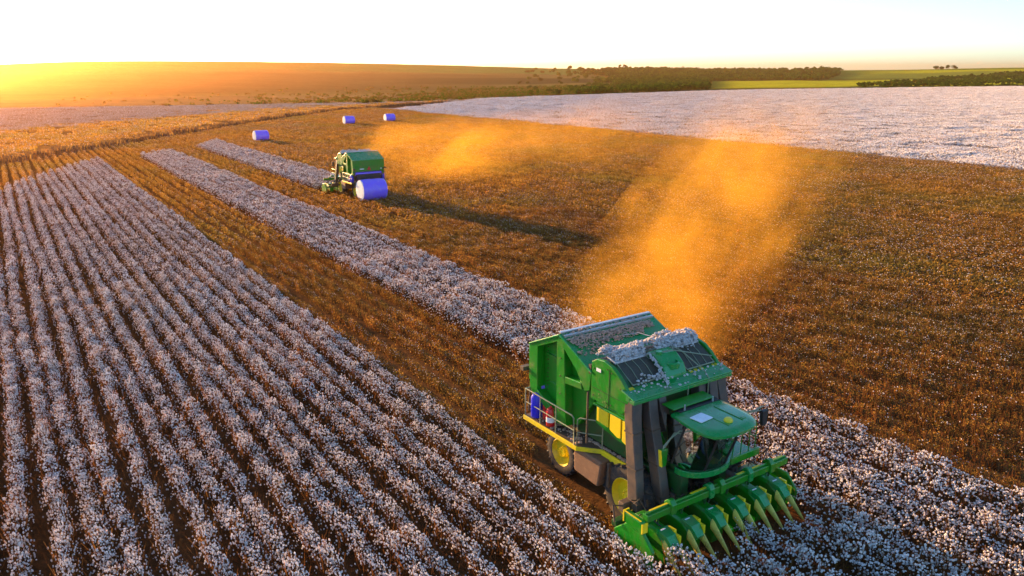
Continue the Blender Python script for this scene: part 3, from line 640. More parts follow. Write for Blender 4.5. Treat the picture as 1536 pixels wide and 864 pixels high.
def make_picker():
    root = empty('cotton_picker')
    # --- round module chamber at the rear
    b = MB(); b.prism([(-6.45, 3.2), (-6.5, 4.45), (-5.0, 5.16), (-3.45, 4.42), (-3.6, 3.4), (-4.35, 2.35), (-5.3, 2.05), (-5.9, 2.3)], -1.62, 1.62)
    ch = b.build('module_chamber', M['green'], root, .03)
    for s in (-1, 1):
        y0, y1 = sorted((s*1.62, s*1.92)); b = MB()
        b.prism([(-6.62, 2.9), (-6.62, 4.5), (-6.18, 4.73), (-6.18, 2.6)], y0, y1)          # rear edge box
        b.prism([(-5.12, 2.25), (-5.12, 5.20), (-4.78, 5.14), (-4.62, 2.25)], y0, y1)       # centre post
        b.prism([(-4.80, 5.13), (-4.80, 4.86), (-4.1, 4.30), (-3.72, 3.8), (-3.5, 3.9), (-3.42, 4.47)], y0, y1)
        b.prism([(-4.70, 3.95), (-4.70, 3.72), (-3.85, 3.80), (-3.9, 4.02)], y0, y1)
        b.prism([(-6.18, 4.50), (-6.18, 4.73), (-5.12, 5.20), (-5.12, 4.98)], y0, y1)
        b.prism([(-6.3, 2.75), (-5.12, 2.25), (-5.12, 2.5), (-6.18, 2.98)], y0, y1)
        b.build('side_frame', M['green'], ch, .02)
        b = MB()
        for k in range(11): b.lathe((-5.98, s*1.632, 3.0+k*.15), [(.018, -.02), (.018, .02)], 6)
        for z in (2.7, 3.3, 3.9, 4.5): b.lathe((-4.93, s*1.93, z), [(.022, -.02), (.022, .02)], 6)
        b.build('bolts', M['iron'], ch)
        b = MB(); b.box(-6.0, -5.3, min(s*1.62, s*1.70), max(s*1.62, s*1.70), 4.25, 4.30); b.box(-5.85, -5.2, min(s*1.62, s*1.67), max(s*1.62, s*1.67), 3.3, 3.34)
        b.build('stiffener', M['green'], ch, split=True)
    b = MB(); b.poly([(-6.66, -1.95, 4.50), (-6.66, 1.95, 4.50), (-5.02, 1.95, 5.27), (-5.02, -1.95, 5.27), (-6.66, -1.95, 4.44), (-6.66, 1.95, 4.44), (-5.02, 1.95, 5.20), (-5.02, -1.95, 5.20)],
                     [(0, 1, 2, 3), (7, 6, 5, 4), (0, 4, 5, 1), (1, 5, 6, 2), (2, 6, 7, 3), (3, 7, 4, 0)]); b.build('rear_roof', M['green_top'], ch, .015)
    b = MB(); b.poly([(-5.01, -1.95, 5.272), (-5.01, 1.95, 5.272), (-3.40, 1.95, 4.56), (-3.40, -1.95, 4.56), (-5.01, -1.95, 5.20), (-5.01, 1.95, 5.20), (-3.40, 1.95, 4.49), (-3.40, -1.95, 4.49)],
                     [(0, 1, 2, 3), (7, 6, 5, 4), (0, 4, 5, 1), (1, 5, 6, 2), (2, 6, 7, 3), (3, 7, 4, 0)]); b.build('front_roof', M['green_top'], ch, .015)
    b = MB(); b.box(-5.10, -4.98, -1.9, 1.9, 5.27, 5.33); b.box(-4.88, -4.80, -1.86, 1.86, 5.19, 5.27); b.build('roof_bar', M['silver'], ch, .01, split=True)
    b = MB(); b.box(-6.70, -6.6, -1.90, 1.90, 3.2, 4.46); b.box(-6.74, -6.70, -1.85, 1.85, 3.75, 3.81); b.box(-6.74, -6.70, -1.85, 1.85, 3.22, 3.30)
    rg = b.build('rear_gate', M['green'], ch, .02)
    b = MB(); b.poly([(-6.76, -.24, 3.36), (-6.76, .24, 3.36), (-6.76, 0, 3.78), (-6.73, -.24, 3.36), (-6.73, .24, 3.36), (-6.73, 0, 3.78)], [(0, 2, 1), (3, 4, 5), (0, 1, 4, 3), (1, 2, 5, 4), (2, 0, 3, 5)]); b.build('warning_triangle', M['red'], rg)
    b = MB(); b.box(-6.73, -6.71, .6, 1.1, 3.45, 3.55); b.box(-6.73, -6.71, -1.6, -1.4, 3.4, 3.5); b.build('white_mark', M['white'], rg, split=True)
    b = MB(); b.lathe((-6.35, -1.75, 2.95), [(.01, 0), (.20, 0), (.20, 3.5), (.01, 3.5)], 20); b.build('film_roll', M['wrap'], root, 0, True)
    b = MB(); b.box(-6.3, -4.5, -1.35, 1.35, 1.55, 2.4); b.box(-6.6, -6.3, -1.5, 1.5, 2.2, 2.9); b.build('chamber_floor', M['black'], root, .03)
    for s in (-1, 1):
        b = MB(); b.tube([(-5.9, s*1.3, 1.5), (-7.0, s*1.25, .62), (-8.5, s*1.2, .40)], .09); b.tube([(-7.1, s*1.25, .60), (-7.1, 0, .60)], .07)
        b.build('carrier_arm', M['iron'], root)
        b = MB(); b.box(-7.15, -7.0, s*1.15-.08, s*1.15+.08, .62, .82); b.build('tail_lamp', M['red'], root, .03)
    # --- accumulator with rounded hood
    prof = [(-3.42, 3.7), (-3.42, 4.88), (-3.2, 5.02), (-2.85, 5.06), (-2.5, 4.98), (-2.2, 4.80), (-1.95, 4.58), (-1.78, 4.36), (-1.78, 3.9), (-2.0, 3.7)]
    for s in (-1, 1):
        b = MB(); b.prism(prof, min(s*1.80, s*1.92), max(s*1.80, s*1.92)); hs_ = b.build('hood_side', M['green'], root, .02)
        b = MB(); b.box(-2.62, -2.60, min(s*1.922, s*1.93), max(s*1.922, s*1.93), 3.72, 4.9); b.box(-3.38, -1.85, min(s*1.922, s*1.93), max(s*1.922, s*1.93), 4.08, 4.10); b.build('panel_seam', M['green_dark'], hs_, split=True)
        b = MB()
        for x, z in ((-3.3, 3.85), (-3.3, 4.7), (-2.7, 4.85), (-2.5, 4.8), (-2.1, 4.45), (-1.9, 3.85), (-2.7, 3.8), (-2.5, 3.8)): b.lathe((x, s*1.93, z), [(.02, -.015), (.02, .015)], 6)
        b.build('bolts', M['iron'], hs_)
    b = MB(); b.prism([(-3.40, 3.6), (-3.40, 4.80), (-2.85, 4.97), (-2.5, 4.90), (-2.2, 4.72), (-1.95, 4.50), (-1.84, 4.3), (-1.84, 3.75)], -1.8, 1.8)
    hb = b.build('accumulator', M['green_dark'], root, .02)
    b = MB(); b.box(-1.80, -1.64, -2.0, 2.0, 4.22, 4.42); b.poly([(-2.0, -2.0, 4.50), (-2.0, 2.0, 4.50), (-1.44, 2.02, 4.36), (-1.44, -2.02, 4.36), (-2.0, -2.0, 4.44), (-2.0, 2.0, 4.44), (-1.44, 2.02, 4.31), (-1.44, -2.02, 4.31)],
        [(0, 1, 2, 3), (7, 6, 5, 4), (0, 4, 5, 1), (1, 5, 6, 2), (2, 6, 7, 3), (3, 7, 4, 0)]); b.box(-1.64, -1.44, -2.0, 2.0, 4.20, 4.305)
    ev = b.build('front_eave', M['green_top'], root, .015)
    b = MB()
    for y0, y1 in ((-1.80, -1.62), (.62, .74), (.84, .96), (1.06, 1.20), (1.62, 1.68), (1.74, 1.82)): b.poly([(-1.86, y0, 4.45), (-1.86, y1, 4.45), (-1.98, y1, 4.50), (-1.98, y0, 4.50), (-1.86, y0, 4.485), (-1.86, y1, 4.485), (-1.98, y1, 4.51), (-1.98, y0, 4.51)], [(4, 5, 6, 7), (0, 1, 5, 4), (1, 2, 6, 5), (2, 3, 7, 6), (3, 0, 4, 7)])
    b.build('yellow_decal', M['yellow'], ev, split=True)
    for y0, y1 in ((-1.62, -.45), (.55, 1.72)):               # mesh screens on the hood front
        b = MB(); pts = [(-2.72, 5.00), (-2.42, 4.88), (-2.15, 4.70), (-1.96, 4.53)]
        b.loft([[(x, y, z) for x, z in pts]+[(x-.03, y, z-.05) for x, z in pts[::-1]] for y in (y0, y1)])
        sc = b.build('screen', M['screen'], hb)
        b = MB(); b.tube([(-1.94, y0, 4.56), (-1.94, y1, 4.56)], .022); b.tube([(-2.74, y0, 5.03), (-1.94, y0, 4.56)], .018); b.tube([(-2.74, y1, 5.03), (-1.94, y1, 4.56)], .018)
        for k in range(1, 4): b.tube([(-2.74, y0+(y1-y0)*k/4, 5.02), (-2.35, y0+(y1-y0)*k/4, 4.86), (-1.94, y0+(y1-y0)*k/4, 4.55)], .010)
        b.build('screen_frame', M['rail'], sc)
        b = MB(); b.poly([(-3.05, y0-.05, 5.12), (-3.05, y1+.05, 5.12), (-2.66, y1+.05, 5.02), (-2.66, y0-.05, 5.02), (-3.05, y0-.05, 5.06), (-3.05, y1+.05, 5.06), (-2.66, y1+.05, 4.96), (-2.66, y0-.05, 4.96)],
                         [(0, 1, 2, 3), (7, 6, 5, 4), (0, 4, 5, 1), (1, 5, 6, 2), (2, 6, 7, 3), (3, 7, 4, 0)]); b.build('hood_plate', M['lint'], hb, .01)
    b = MB(); b.prism([(-2.75, 4.9), (-2.70, 5.10), (-2.35, 5.06), (-2.0, 4.80), (-1.84, 4.50), (-1.9, 4.3)], -.38, .48); cn = b.build('centre_cowl', M['green_top'], hb, .05)
    b = MB(); b.lathe((-2.08, .05, 4.72), [(.23, 0), (.23, .14), (.17, .18), (.16, .10), (.01, .10)], 20, 'z'); b.lathe((-2.42, -.18, 4.95), [(.10, 0), (.10, .2), (.01, .2)], 14, 'z'); b.build('intake', M['green_top'], cn, 0, True)
    b = MB(); b.box(-3.38, -1.95, -1.935, -1.922, 4.55, 4.56) ; b.bm.clear(); b.box(-3.18, -2.98, -1.94, -1.922, 4.66, 4.76); b.build('label_plate', M['white'], root)
    b = MB()
    b.tube([(-3.0, .5, 5.12), (-2.3, .62, 5.05), (-1.62, .95, 4.55), (-1.45, .98, 4.36), (-1.45, .98, 3.75)], .018)
    b.tube([(-1.45, .98, 3.75), (-1.45, .12, 3.66), (-1.45, .12, 4.3)], .018)
    b.tube([(-2.6, -.5, 5.06), (-2.3, .3, 5.12), (-2.05, 1.72, 4.72)], .018)
    b.build('hand_loop', M['rail'], root)
    b = MB(); pts = []
    for q in range(40): f = q/39; pts.append((-2.65+1.0*f+.05*math.sin(q*1.7), -.42-.1*f+.06*math.sin(q*2.3), 5.06-.62*f**1.6+.03*math.sin(q*3.1)))
    b.tube(pts, [.018+.022*abs(math.sin(q*1.3)) for q in range(40)], 6)
    pts = [(-4.4, .1, 5.0), (-3.9, .35, 5.2), (-3.4, .45, 5.2), (-3.1, .4, 5.1)]; b.tube(pts, .012, 6)
    b.build('trailing_lint', M['lint'], root)
    lintpile(root, 'lint_heap', [(-3.44, -3.08, -1.75, 1.85, 5.0, 5.12, 1.3), (-3.06, -2.70, -1.6, -.45, 5.1, 5.04, 1.5), (-3.1, -2.66, .0, 1.8, 5.12, 5.04, 1.4), (-2.75, -2.45, .6, 1.4, 5.04, 4.92, .25), (-1.98, -1.86, -1.6, -.4, 4.58, 4.48, .35), (-1.8, -1.5, -1.9, 1.9, 4.42, 4.36, .06)], M['lint'], 5, .15, 85, .048)
    lintpile(root, 'trash_heap', [(-4.96, -4.80, -1.85, 1.7, 5.24, 5.17, .35), (-4.74, -4.46, -1.85, 1.6, 5.15, 5.03, 1.2), (-4.42, -4.25, -1.7, 1.0, 5.0, 4.93, .6), (-4.2, -4.0, -1.9, -.8, 4.91, 4.82, .3), (-3.75, -3.45, -1.6, 1.8, 4.72, 4.58, .8)], M['lint_brown'], 6, .06, 75, .042)
    # --- engine body, side panels
    b = MB(); b.box(-4.6, -2.0, -1.42, 1.42, 2.02, 3.72); b.prism([(-2.0, 3.6), (-1.9, 3.6), (-1.75, 2.4), (-2.0, 2.3)], -1.3, 1.3); b.build('engine_housing', M['green_dark'], root, .03)
    for s in (-1, 1):
        def yy(a, c): return sorted((s*a, s*c))
        b = MB(); y0, y1 = yy(1.42, 1.72); b.prism([(-3.40, 2.85), (-3.40, 3.80), (-1.95, 3.80), (-1.95, 2.66), (-2.3, 2.66)], y0, y1); 
        y0, y1 = yy(1.42, 1.80); b.poly([(-3.45, y0, 3.58), (-3.45, y1, 3.50), (-1.88, y1, 3.50), (-1.88, y0, 3.58), (-3.45, y0, 3.52), (-3.45, y1, 3.44), (-1.88, y1, 3.44), (-1.88, y0, 3.52)] if s > 0 else [(-3.45, y0, 3.50), (-3.45, y1, 3.58), (-1.88, y1, 3.58), (-1.88, y0, 3.50), (-3.45, y0, 3.44), (-3.45, y1, 3.52), (-1.88, y1, 3.52), (-1.88, y0, 3.44)],
            [(0, 1, 2, 3), (7, 6, 5, 4), (0, 4, 5, 1), (1, 5, 6, 2), (2, 6, 7, 3), (3, 7, 4, 0)])
        sp = b.build('side_panel', M['green'], root, .015)
        y0, y1 = yy(1.72, 1.765); b = MB(); b.prism([(-3.30, 2.97), (-3.30, 3.42), (-2.78, 3.42), (-2.78, 2.93)], y0, y1); b.prism([(-2.70, 2.90), (-2.70, 3.42), (-2.22, 3.42), (-2.22, 2.80), (-2.35, 2.78)], y0, y1); b.prism([(-2.15, 2.76), (-2.15, 3.42), (-1.97, 3.42), (-1.97, 2.70)], y0, y1)
        b.build('yellow_door', M['yellow'], sp, .015, split=True)
        b = MB(); y0, y1 = yy(1.765, 1.775)
        for x in (-3.05, -2.5): b.box(x-.012, x+.012, y0, y1, 2.98, 3.40)
        b.bm.free()
        g = np.random.default_rng(11+int(s)); b = MB()
        for _ in range(70):
            x = g.uniform(-3.15, -2.55); z = g.uniform(3.85, 4.15); b.tube([(x, s*1.86, z+.12), (x+g.normal(0, .05), s*(1.88+g.random()*.05), z-g.uniform(.05, .28))], [.013, .004], 5)
        b.build('hanging_trash', M['lint_brown'], sp)
        # pipe and lamps beside the chamber
        b = MB(); b.tube([(-3.62, s*1.86, 2.1), (-3.62, s*1.86, 4.42)], .035); b.tube([(-3.80, s*1.86, 4.40), (-3.45, s*1.86, 4.50)], .04); b.box(-3.55, -3.45, min(s*1.82, s*1.92), max(s*1.82, s*1.92), 4.45, 4.75)
        b.build('standpipe', M['iron'], root)
        # chassis, catwalk
        b = MB(); y0, y1 = yy(.65, .95); b.box(-6.2, -.6, y0, y1, 1.15, 1.45); b.box(-2.2, -.5, y0, y1, 1.45, 2.1); b.build('chassis_rail', M['green_dark'], root, .02)
        out = [(-6.62, 2.13), (-3.80, 2.08), (-3.20, 1.57), (-1.72, 1.54)]
        b = MB(); poly = [(x, s*y) for x, y in out]+[(-1.72, s*.9), (-6.62, s*.9)]; b.prism(poly, 1.90, 1.96, 'z'); cw = b.build('catwalk', M['iron'], root)
        b = MB()
        for (xa, ya), (xb, yb) in zip(out[:-1], out[1:]):
            h = .14 if xa < -3.5 else .22
            v = [(xa, s*ya, 1.97), (xb, s*yb, 1.97), (xb, s*(yb+.05), 1.97), (xa, s*(ya+.05), 1.97)]; v += [(p, q, 1.97-h if xa > -3.9 else 1.82) for p, q, _ in v]
            b.poly(v, [(0, 1, 2, 3), (7, 6, 5, 4), (0, 4, 5, 1), (1, 5, 6, 2), (2, 6, 7, 3), (3, 7, 4, 0)])
        b.build('yellow_edge', M['yellow'], cw, .01)
        g = np.random.default_rng(31); b = MB()
        for _ in range(160):
            x = g.uniform(-6.3, -1.9); y = s*g.uniform(1.45, 2.0 if x < -3.8 else 1.5); r = g.uniform(.015, .05); b.obox((x, y, 1.965+r*.4), (r*2, r*1.6, r), (0, 0, g.uniform(0, 3)))
        b.build('trash_litter', M['lint_brown'], cw)
        b = MB(); ry = s*2.10
        b.tube([(-6.6, ry, 1.95), (-6.6, ry, 2.92), (-4.08, ry, 2.92), (-3.98, ry, 2.86), (-3.95, ry, 1.95)], .024)
        b.tube([(-6.6, ry, 2.45), (-3.95, ry, 2.45)], .018)
        for x in (-5.75, -4.9): b.tube([(x, ry, 1.95), (x, ry, 2.92)], .02)
        b.tube([(-6.6, ry, 2.92), (-6.6, s*1.7, 2.92), (-6.6, s*1.7, 1.96)], .022)
        b.build('handrail', M['rail'], cw, 0, True)
        b = MB(); b.tube([(-3.86, s*2.05, 1.95), (-3.86, s*2.05, 2.85), (-3.80, s*2.0, 2.90), (-3.28, s*1.62, 2.90), (-3.22, s*1.57, 2.84), (-3.22, s*1.57, 1.95)], .022); b.tube([(-3.86, s*2.05, 2.42), (-3.22, s*1.57, 2.42)], .018)
        b.build('gate_rail', M['rail'], cw, 0, True)
        b = MB(); b.tube([(-1.85, s*1.52, 1.95), (-1.85, s*1.52, 3.9)], .024); b.tube([(-1.98, s*1.50, 1.95), (-1.98, s*1.50, 4.0)], .03); b.box(-2.05, -1.90, min(s*1.5, s*1.62), max(s*1.5, s*1.62), 2.0, 2.5); b.build('grab_post', M['rail'], root)
        b = MB(); y0, y1 = yy(1.05, 1.95); b.prism([(-4.15, 1.82), (-4.10, .98), (-2.95, .92), (-2.80, 1.80)], y0, y1); b.build('fuel_tank', M['tank'], root, .05)
        b = MB(); y0, y1 = yy(1.0, 1.8); b.box(-2.72, -2.62, y0, y1, 1.0, 1.8); b.build('tank_shield', M['iron'], root, .02)
        # blue tank, red bottles
        b = MB(); b.lathe((-6.18, s*1.93, 2.02), [(.01, 0), (.18, 0), (.20, .03), (.20, .70), (.15, .80), (.06, .84), (.01, .84)], 18, 'z'); b.build('water_tank', M['blue'], root, 0, True)
        b = MB(); b.lathe((-5.86, s*1.78, 2.02), [(.01, 0), (.11, 0), (.11, .55), (.08, .62), (.01, .64)], 16, 'z'); b.build('gas_bottle', M['red'], root, 0, True)
        b = MB(); b.lathe((-5.40, s*1.93, 2.00), [(.01, 0), (.14, 0), (.155, .02), (.155, .50), (.11, .60), (.045, .62), (.04, .68), (.01, .68)], 18, 'z'); fe = b.build('fire_extinguisher', M['red'], root, 0, True)
        b = MB(); b.lathe((-5.40, s*1.93, 2.15), [(.159, 0), (.159, .18)], 18, 'z', cap=False); b.build('label_band', M['white'], fe, 0, True)
        b = MB(); b.tube([(-6.62, s*1.5, 3.4), (-6.9, s*1.9, 3.5)], .03); b.box(-7.0, -6.8, min(s*1.75, s*2.05), max(s*1.75, s*2.05), 3.45, 3.6); b.tube([(-6.75, s*1.75, 3.45), (-6.70, s*1.9, 2.0)], .03); b.build('rear_lamp', M['iron'], root, .02)
    # wheels
    for s in (-1, 1):
        wheel(root, -1.95, s*1.46, .98, .56, s); wheel(root, -5.55, s*1.15, .78, .50, s)
        b = MB(); b.prism([(-2.35, 2.0), (-2.3, 1.2), (-1.6, 1.2), (-1.5, 2.0)], min(s*.95, s*1.15), max(s*.95, s*1.15)); b.build('final_drive', M['green_dark'], root, .04)
    b = MB(); b.tube([(-5.55, -1.0, .80), (-5.55, 1.0, .80)], .12, 12); b.tube([(-1.95, -1.1, .98), (-1.95, 1.1, .98)], .2, 12); b.box(-5.75, -5.35, -.3, .3, .85, 1.3); b.build('axle', M['green_dark'], root, .02)
    # air ducts
    for s in (-1, 1):
        duct(root, -1.78, s*1.72, 4.24, -1.20, s*2.00, 1.10, .38, .26)
        duct(root, -1.66, s*1.24, 4.24, -.95, s*1.24, 1.20, .34, .32)
        duct(root, -1.72, s*.84, 4.24, -.95, s*.44, 1.25, .30, .24)
        # --- cab
    bot = [(-1.95, -.80), (-1.0, -.86), (-.42, -.74), (-.16, -.40), (-.10, 0), (-.16, .42), (-.42, .76), (-1.0, .86), (-1.95, .80)]
    top = [(-1.55, -.80), (-.5, -.90), (.10, -.82), (.36, -.46), (.42, 0), (.36, .46), (.10, .82), (-.5, .90), (-1.55, .80)]
    zb, zt = 2.30, 3.72
    b = MB()
    ringb = [(x, y, zb) for x, y in bot]; b.poly([(x, y, zb-.16) for x, y in bot]+ringb, [tuple(range(8, -1, -1)), tuple(range(9, 18))]+[(i, (i+1) % 9, (i+1) % 9+9, i+9) for i in range(9)])
    cab = b.build('cab', M['green_dark'], root, .02)
    b = MB()
    for i in (1, 3, 5, 7, 0, 8): b.tube([(*bot[i], zb), (*top[i], zt)], .035 if i not in (0, 8) else .08, 8)
    b.tube([(*top[0], zt), (*top[8], zt)], .05); b.build('cab_pillar', M['black'], cab, split=True)
    b = MB(); k = 12; arc = []
    for q in range(17):
        a = R(-100+200*q/16); arc.append((-.72+.66*math.cos(a), 0+.93*math.sin(a)))
    b.loft([[(x, y, 2.13), (x+.07*math.cos(0), y*1.05, 2.13), (x+.07, y*1.05, 2.30), (x, y, 2.30)] for x, y in arc]); b.build('front_bumper', M['green_top'], cab, .01)
    for i in range(8):
        b = MB(); b.poly([(*bot[i], zb), (*bot[i+1], zb), (*top[i+1], zt), (*top[i], zt)], [(0, 1, 2, 3)]); b.build('window_pane', M['glass'], cab)
    b = MB(); b.poly([(-1.9, -.83, 2.28), (-.55, -.80, 2.28), (-1.55, -.86, 3.05), (-1.9, -.80, 2.28), (-.55, -.77, 2.28), (-1.55, -.83, 3.05)], [(0, 1, 2), (5, 4, 3), (0, 3, 4, 1), (1, 4, 5, 2), (2, 5, 3, 0)]); b.build('door_panel', M['green'], cab)
    b = MB(); b.prism([(y, z) for y, z in [(-.80, zb), (.80, zb), (.80, 3.1), (-.80, 3.1)]], -1.96, -1.90, 'x'); b.build('rear_wall', M['black'], cab)
    b = MB(); b.obox((-1.25, .02, 2.68), (.52, .52, .14)); b.obox((-1.52, .02, 3.02), (.14, .50, .66), (0, -.12, 0)); b.obox((-1.2, .02, 2.50), (.3, .3, .3)); st = b.build('seat', M['black'], cab, .04)
    b = MB(); b.obox((-1.15, -.34, 2.88), (.42, .10, .10)); b.build('armrest', M['black'], st, .02)
    b = MB(); b.tube([(-.42, .02, 2.3), (-.60, .02, 2.95)], .04); b.bm.verts.ensure_lookup_table()
    ringp = [(-.66+.08*math.sin(a)*.9, .02+.19*math.cos(a), 3.0+.19*math.sin(a)*.5) for a in [2*math.pi*q/16 for q in range(17)]]; b.tube(ringp, .015, 6); b.build('steering_wheel', M['black'], cab)
    b = MB(); b.obox((-.55, -.52, 2.95), (.06, .26, .20), (0, -.3, .4)); b.build('monitor', M['silver'], cab, .01)
    b = MB(); b.tube([(-.10, .25, 2.34), (.14, -.10, 3.05)], .014, 6); b.tube([(.0, -.35, 2.70), (.22, .05, 3.30)], .01, 6); b.build('wiper', M['black'], cab)
    b = MB(); b.obox((-1.75, -.95, 2.75), (.10, .14, .9)); b.obox((-1.7, .95, 2.75), (.10, .14, .9)); b.build('cab_step_post', M['green_dark'], cab, .02, split=True)
    # roof
    rf = [(-1.05, -.94), (-.55, -1.04), (.0, -1.12), (.42, -1.10), (.62, -.98), (.74, -.72), (.80, -.35), (.80, .10), (.74, .48), (.55, .74), (.25, .90), (-.4, .96), (-1.05, .93)]
    cx, cy_ = -.1, -.05
    def ringz(z, k): return [(cx+(x-cx)*k, cy_+(y-cy_)*k, z) for x, y in rf]
    b = MB(); b.loft([ringz(3.70, .93), ringz(3.76, 1.0), ringz(3.83, 1.0), ringz(3.90, .93), ringz(3.93, .75)]); ro = b.build('cab_roof', M['green_top'], cab, 0, True)
    b = MB(); b.obox((-1.17, -.14, 4.01), (.46, 1.66, .035), (0, .05, 0)); b.build('roof_visor', M['green'], ro, .01)
    b = MB(); b.box(-1.05, -.82, -.80, .80, 3.86, 3.945); b.build('visor_gap', M['black'], ro)
    b = MB(); b.tube([(-.85, -.62, 3.90), (-.85, -.62, 4.12)], [.03, .02]); b.tube([(-.85, .52, 3.90), (-.85, .52, 4.10)], [.03, .02]); b.build('antenna', M['silver'], ro, split=True)
    b = MB(); b.obox((-.24, -.60, 3.955), (.40, .50, .03), (0, 0, .10)); b.build('white_panel', M['white'], ro, .005)
    b = MB(); b.lathe((.28, -.10, 3.92), [(.125, 0), (.125, .05), (.09, .10), (.01, .115)], 20, 'z'); b.build('receiver_dome', M['yellow'], ro, 0, True)
    b = MB(); b.box(-.6, .45, .28, .31, 3.93, 3.95); b.box(-.6, .5, -.33, -.31, 3.93, 3.945); b.obox((.35, .42, 3.93), (.12, .12, .03)); b.build('roof_rib', M['green'], ro, .005)
    for y in (-.62, -.44, -.26, -.08, .32, .52):
        b = MB(); xx = .60-.35*abs(y)**2; b.lathe((xx, y, 3.66), [(.01, 0), (.055, 0), (.062, .05), (.01, .05)], 12, 'x'); b.build('work_lamp', M['white'], ro, 0, True)
    # mirrors
    b = MB(); b.tube([(-.75, -.86, 3.42), (-.62, -1.35, 3.38), (-.60, -1.62, 3.22), (-.60, -1.64, 3.10)], .022); b.tube([(-.95, -.86, 3.28), (-.62, -1.60, 3.12)], .02); am = b.build('mirror_arm', M['rail'], root, 0, True)
    b = MB(); b.prism([(y, z) for y, z in ((-1.75, 3.14), (-1.50, 3.14), (-1.54, 2.62), (-1.68, 2.62))], -.66, -.54, 'x'); mi = b.build('mirror', M['green'], am, .02)
    b = MB(); b.prism([(y, z) for y, z in ((-1.775, 3.14), (-1.752, 3.14), (-1.685, 2.62), (-1.705, 2.62))], -.655, -.545, 'x'); b.build('yellow_stripe', M['yellow'], mi)
    b = MB(); b.tube([(-.35, .88, 3.62), (.02, 1.35, 3.78), (.05, 1.66, 3.85)], .022); b.tube([(-.5, .88, 3.5), (.03, 1.60, 3.72)], .02); am = b.build('mirror_arm', M['rail'], root, 0, True)
    b = MB(); b.prism([(y, z) for y, z in ((1.58, 3.72), (1.82, 3.72), (1.80, 3.24), (1.62, 3.24))], 0, .12, 'x'); b.build('mirror', M['black'], am, .02)
    # landing beside the cab with rails
    b = MB(); b.box(-1.6, -.45, .95, 2.05, 2.08, 2.14); pl = b.build('cab_landing', M['green_top'], root)
    b = MB(); b.box(-.45, -.33, .92, 2.2, 1.98, 2.20); b.build('green_edge', M['green'], pl, .02)
    b = MB(); b.tube([(-.45, 2.1, 2.1), (-.45, 2.1, 3.0), (-1.6, 2.1, 3.0), (-1.6, 2.1, 2.1)], .022); b.tube([(-.45, 2.1, 2.55), (-1.6, 2.1, 2.55)], .016); b.tube([(-.42, 1.05, 2.1), (-.35, 1.05, 3.1), (-.42, 1.35, 2.9), (-.45, 2.05, 2.95)], .02); b.tube([(-.4, 1.4, 2.12), (-.4, 1.4, 2.9)], .016); b.tube([(-.4, 1.75, 2.12), (-.4, 1.75, 2.9)], .016)
    b.build('landing_rail', M['green'], pl, 0, True)
    # --- picking head
    b = MB(); b.box(-.10, .10, -2.78, 3.02, 1.60, 1.80); b.box(-.03, .02, -2.78, 3.02, 1.80, 1.85)
    hd_ = b.build('picking_head', M['green'], root, .015)
    b = MB()
    for y0, y1 in ((-2.6, -1.95), (-1.05, -.45), (.85, 1.15), (1.45, 1.85), (2.4, 2.9)): b.box(-.06, .0, y0, y1, 1.803, 1.862)
    b.build('yellow_stripe', M['yellow'], hd_, split=True)
    for y in (-1.85, -.35, .10, 1.30, 2.25):
        b = MB(); b.prism([(-.16, 1.56), (-.16, 1.86), (-.05, 1.96), (.06, 1.96), (.16, 1.84), (.16, 1.56)], y-.09, y+.09); b.build('bracket', M['green_top'] if y in (-.35, 1.30) else M['green'], hd_, .02)
    b = MB(); b.box(-1.25, -1.05, -2.85, 3.05, .85, 1.05); b.box(-1.1, -.15, -2.3, -2.2, .9, 1.05); b.box(-1.1, -.15, .2, .3, .9, 1.05); b.box(-1.1, -.15, 2.7, 2.8, .9, 1.05); b.build('lift_frame', M['green_dark'], hd_, .02)
    b = MB(); b.prism([(-.62, 1.36), (-.62, 1.68), (.02, 1.66), (.10, 1.58), (.12, 1.30)], -2.98, -2.80); b.prism([(-.5, 1.38), (.10, 1.32), (.50, .95), (.45, .36), (-.95, .36), (-1.05, .9)], -2.94, -2.84)
    b.build('end_shield', M['green'], hd_, .03)
    b = MB(); b.box(-.64, -.60, -2.99, -2.79, 1.36, 1.70); b.box(.085, .125, -2.99, -2.79, 1.34, 1.62); b.box(-.60, .06, -2.985, -2.955, 1.682, 1.70); b.build('yellow_trim', M['yellow'], hd_, split=True)
    b = MB(); b.prism([(-.5, 1.30), (.10, 1.28), (.50, .85), (.45, .25), (-.95, .25), (-1.0, .8)], 3.04, 3.12); b.build('end_shield', M['green'], hd_, .03)
    for i in range(6): row_unit(hd_, -2.22+.93*i+.10)
    g = np.random.default_rng(5); b = MB()
    for k in range(34):
        y = g.uniform(-2.7, 2.8); x = g.uniform(-1.3, -.3); b.tube([(x, y, 1.3+g.random()*.2), (x+g.normal(0, .2), y+g.normal(0, .3), 1.5+g.random()*.15), (x+g.normal(0, .25), y+g.normal(0, .4), 1.15)], g.uniform(.015, .03), 6)
    b.build('hydraulic_hoses', M['black'], hd_, 0, True)
    b = MB(); b.box(-1.5, -1.25, -2.4, 2.6, 1.05, 1.35); b.obox((-.8, 1.1, 1.5), (1.2, .25, .25), (0, .25, .3)); b.obox((-.9, -.9, 1.35), (.5, .3, .25)); b.build('gearcase', M['iron'], hd_, .03)
    lintpile(hd_, 'lint_scraps', [(-1.0, -.3, -2.6, 2.9, 1.28, 1.3, .016)], M['boll_dull'], 9, .05, 26, .04)
    return root

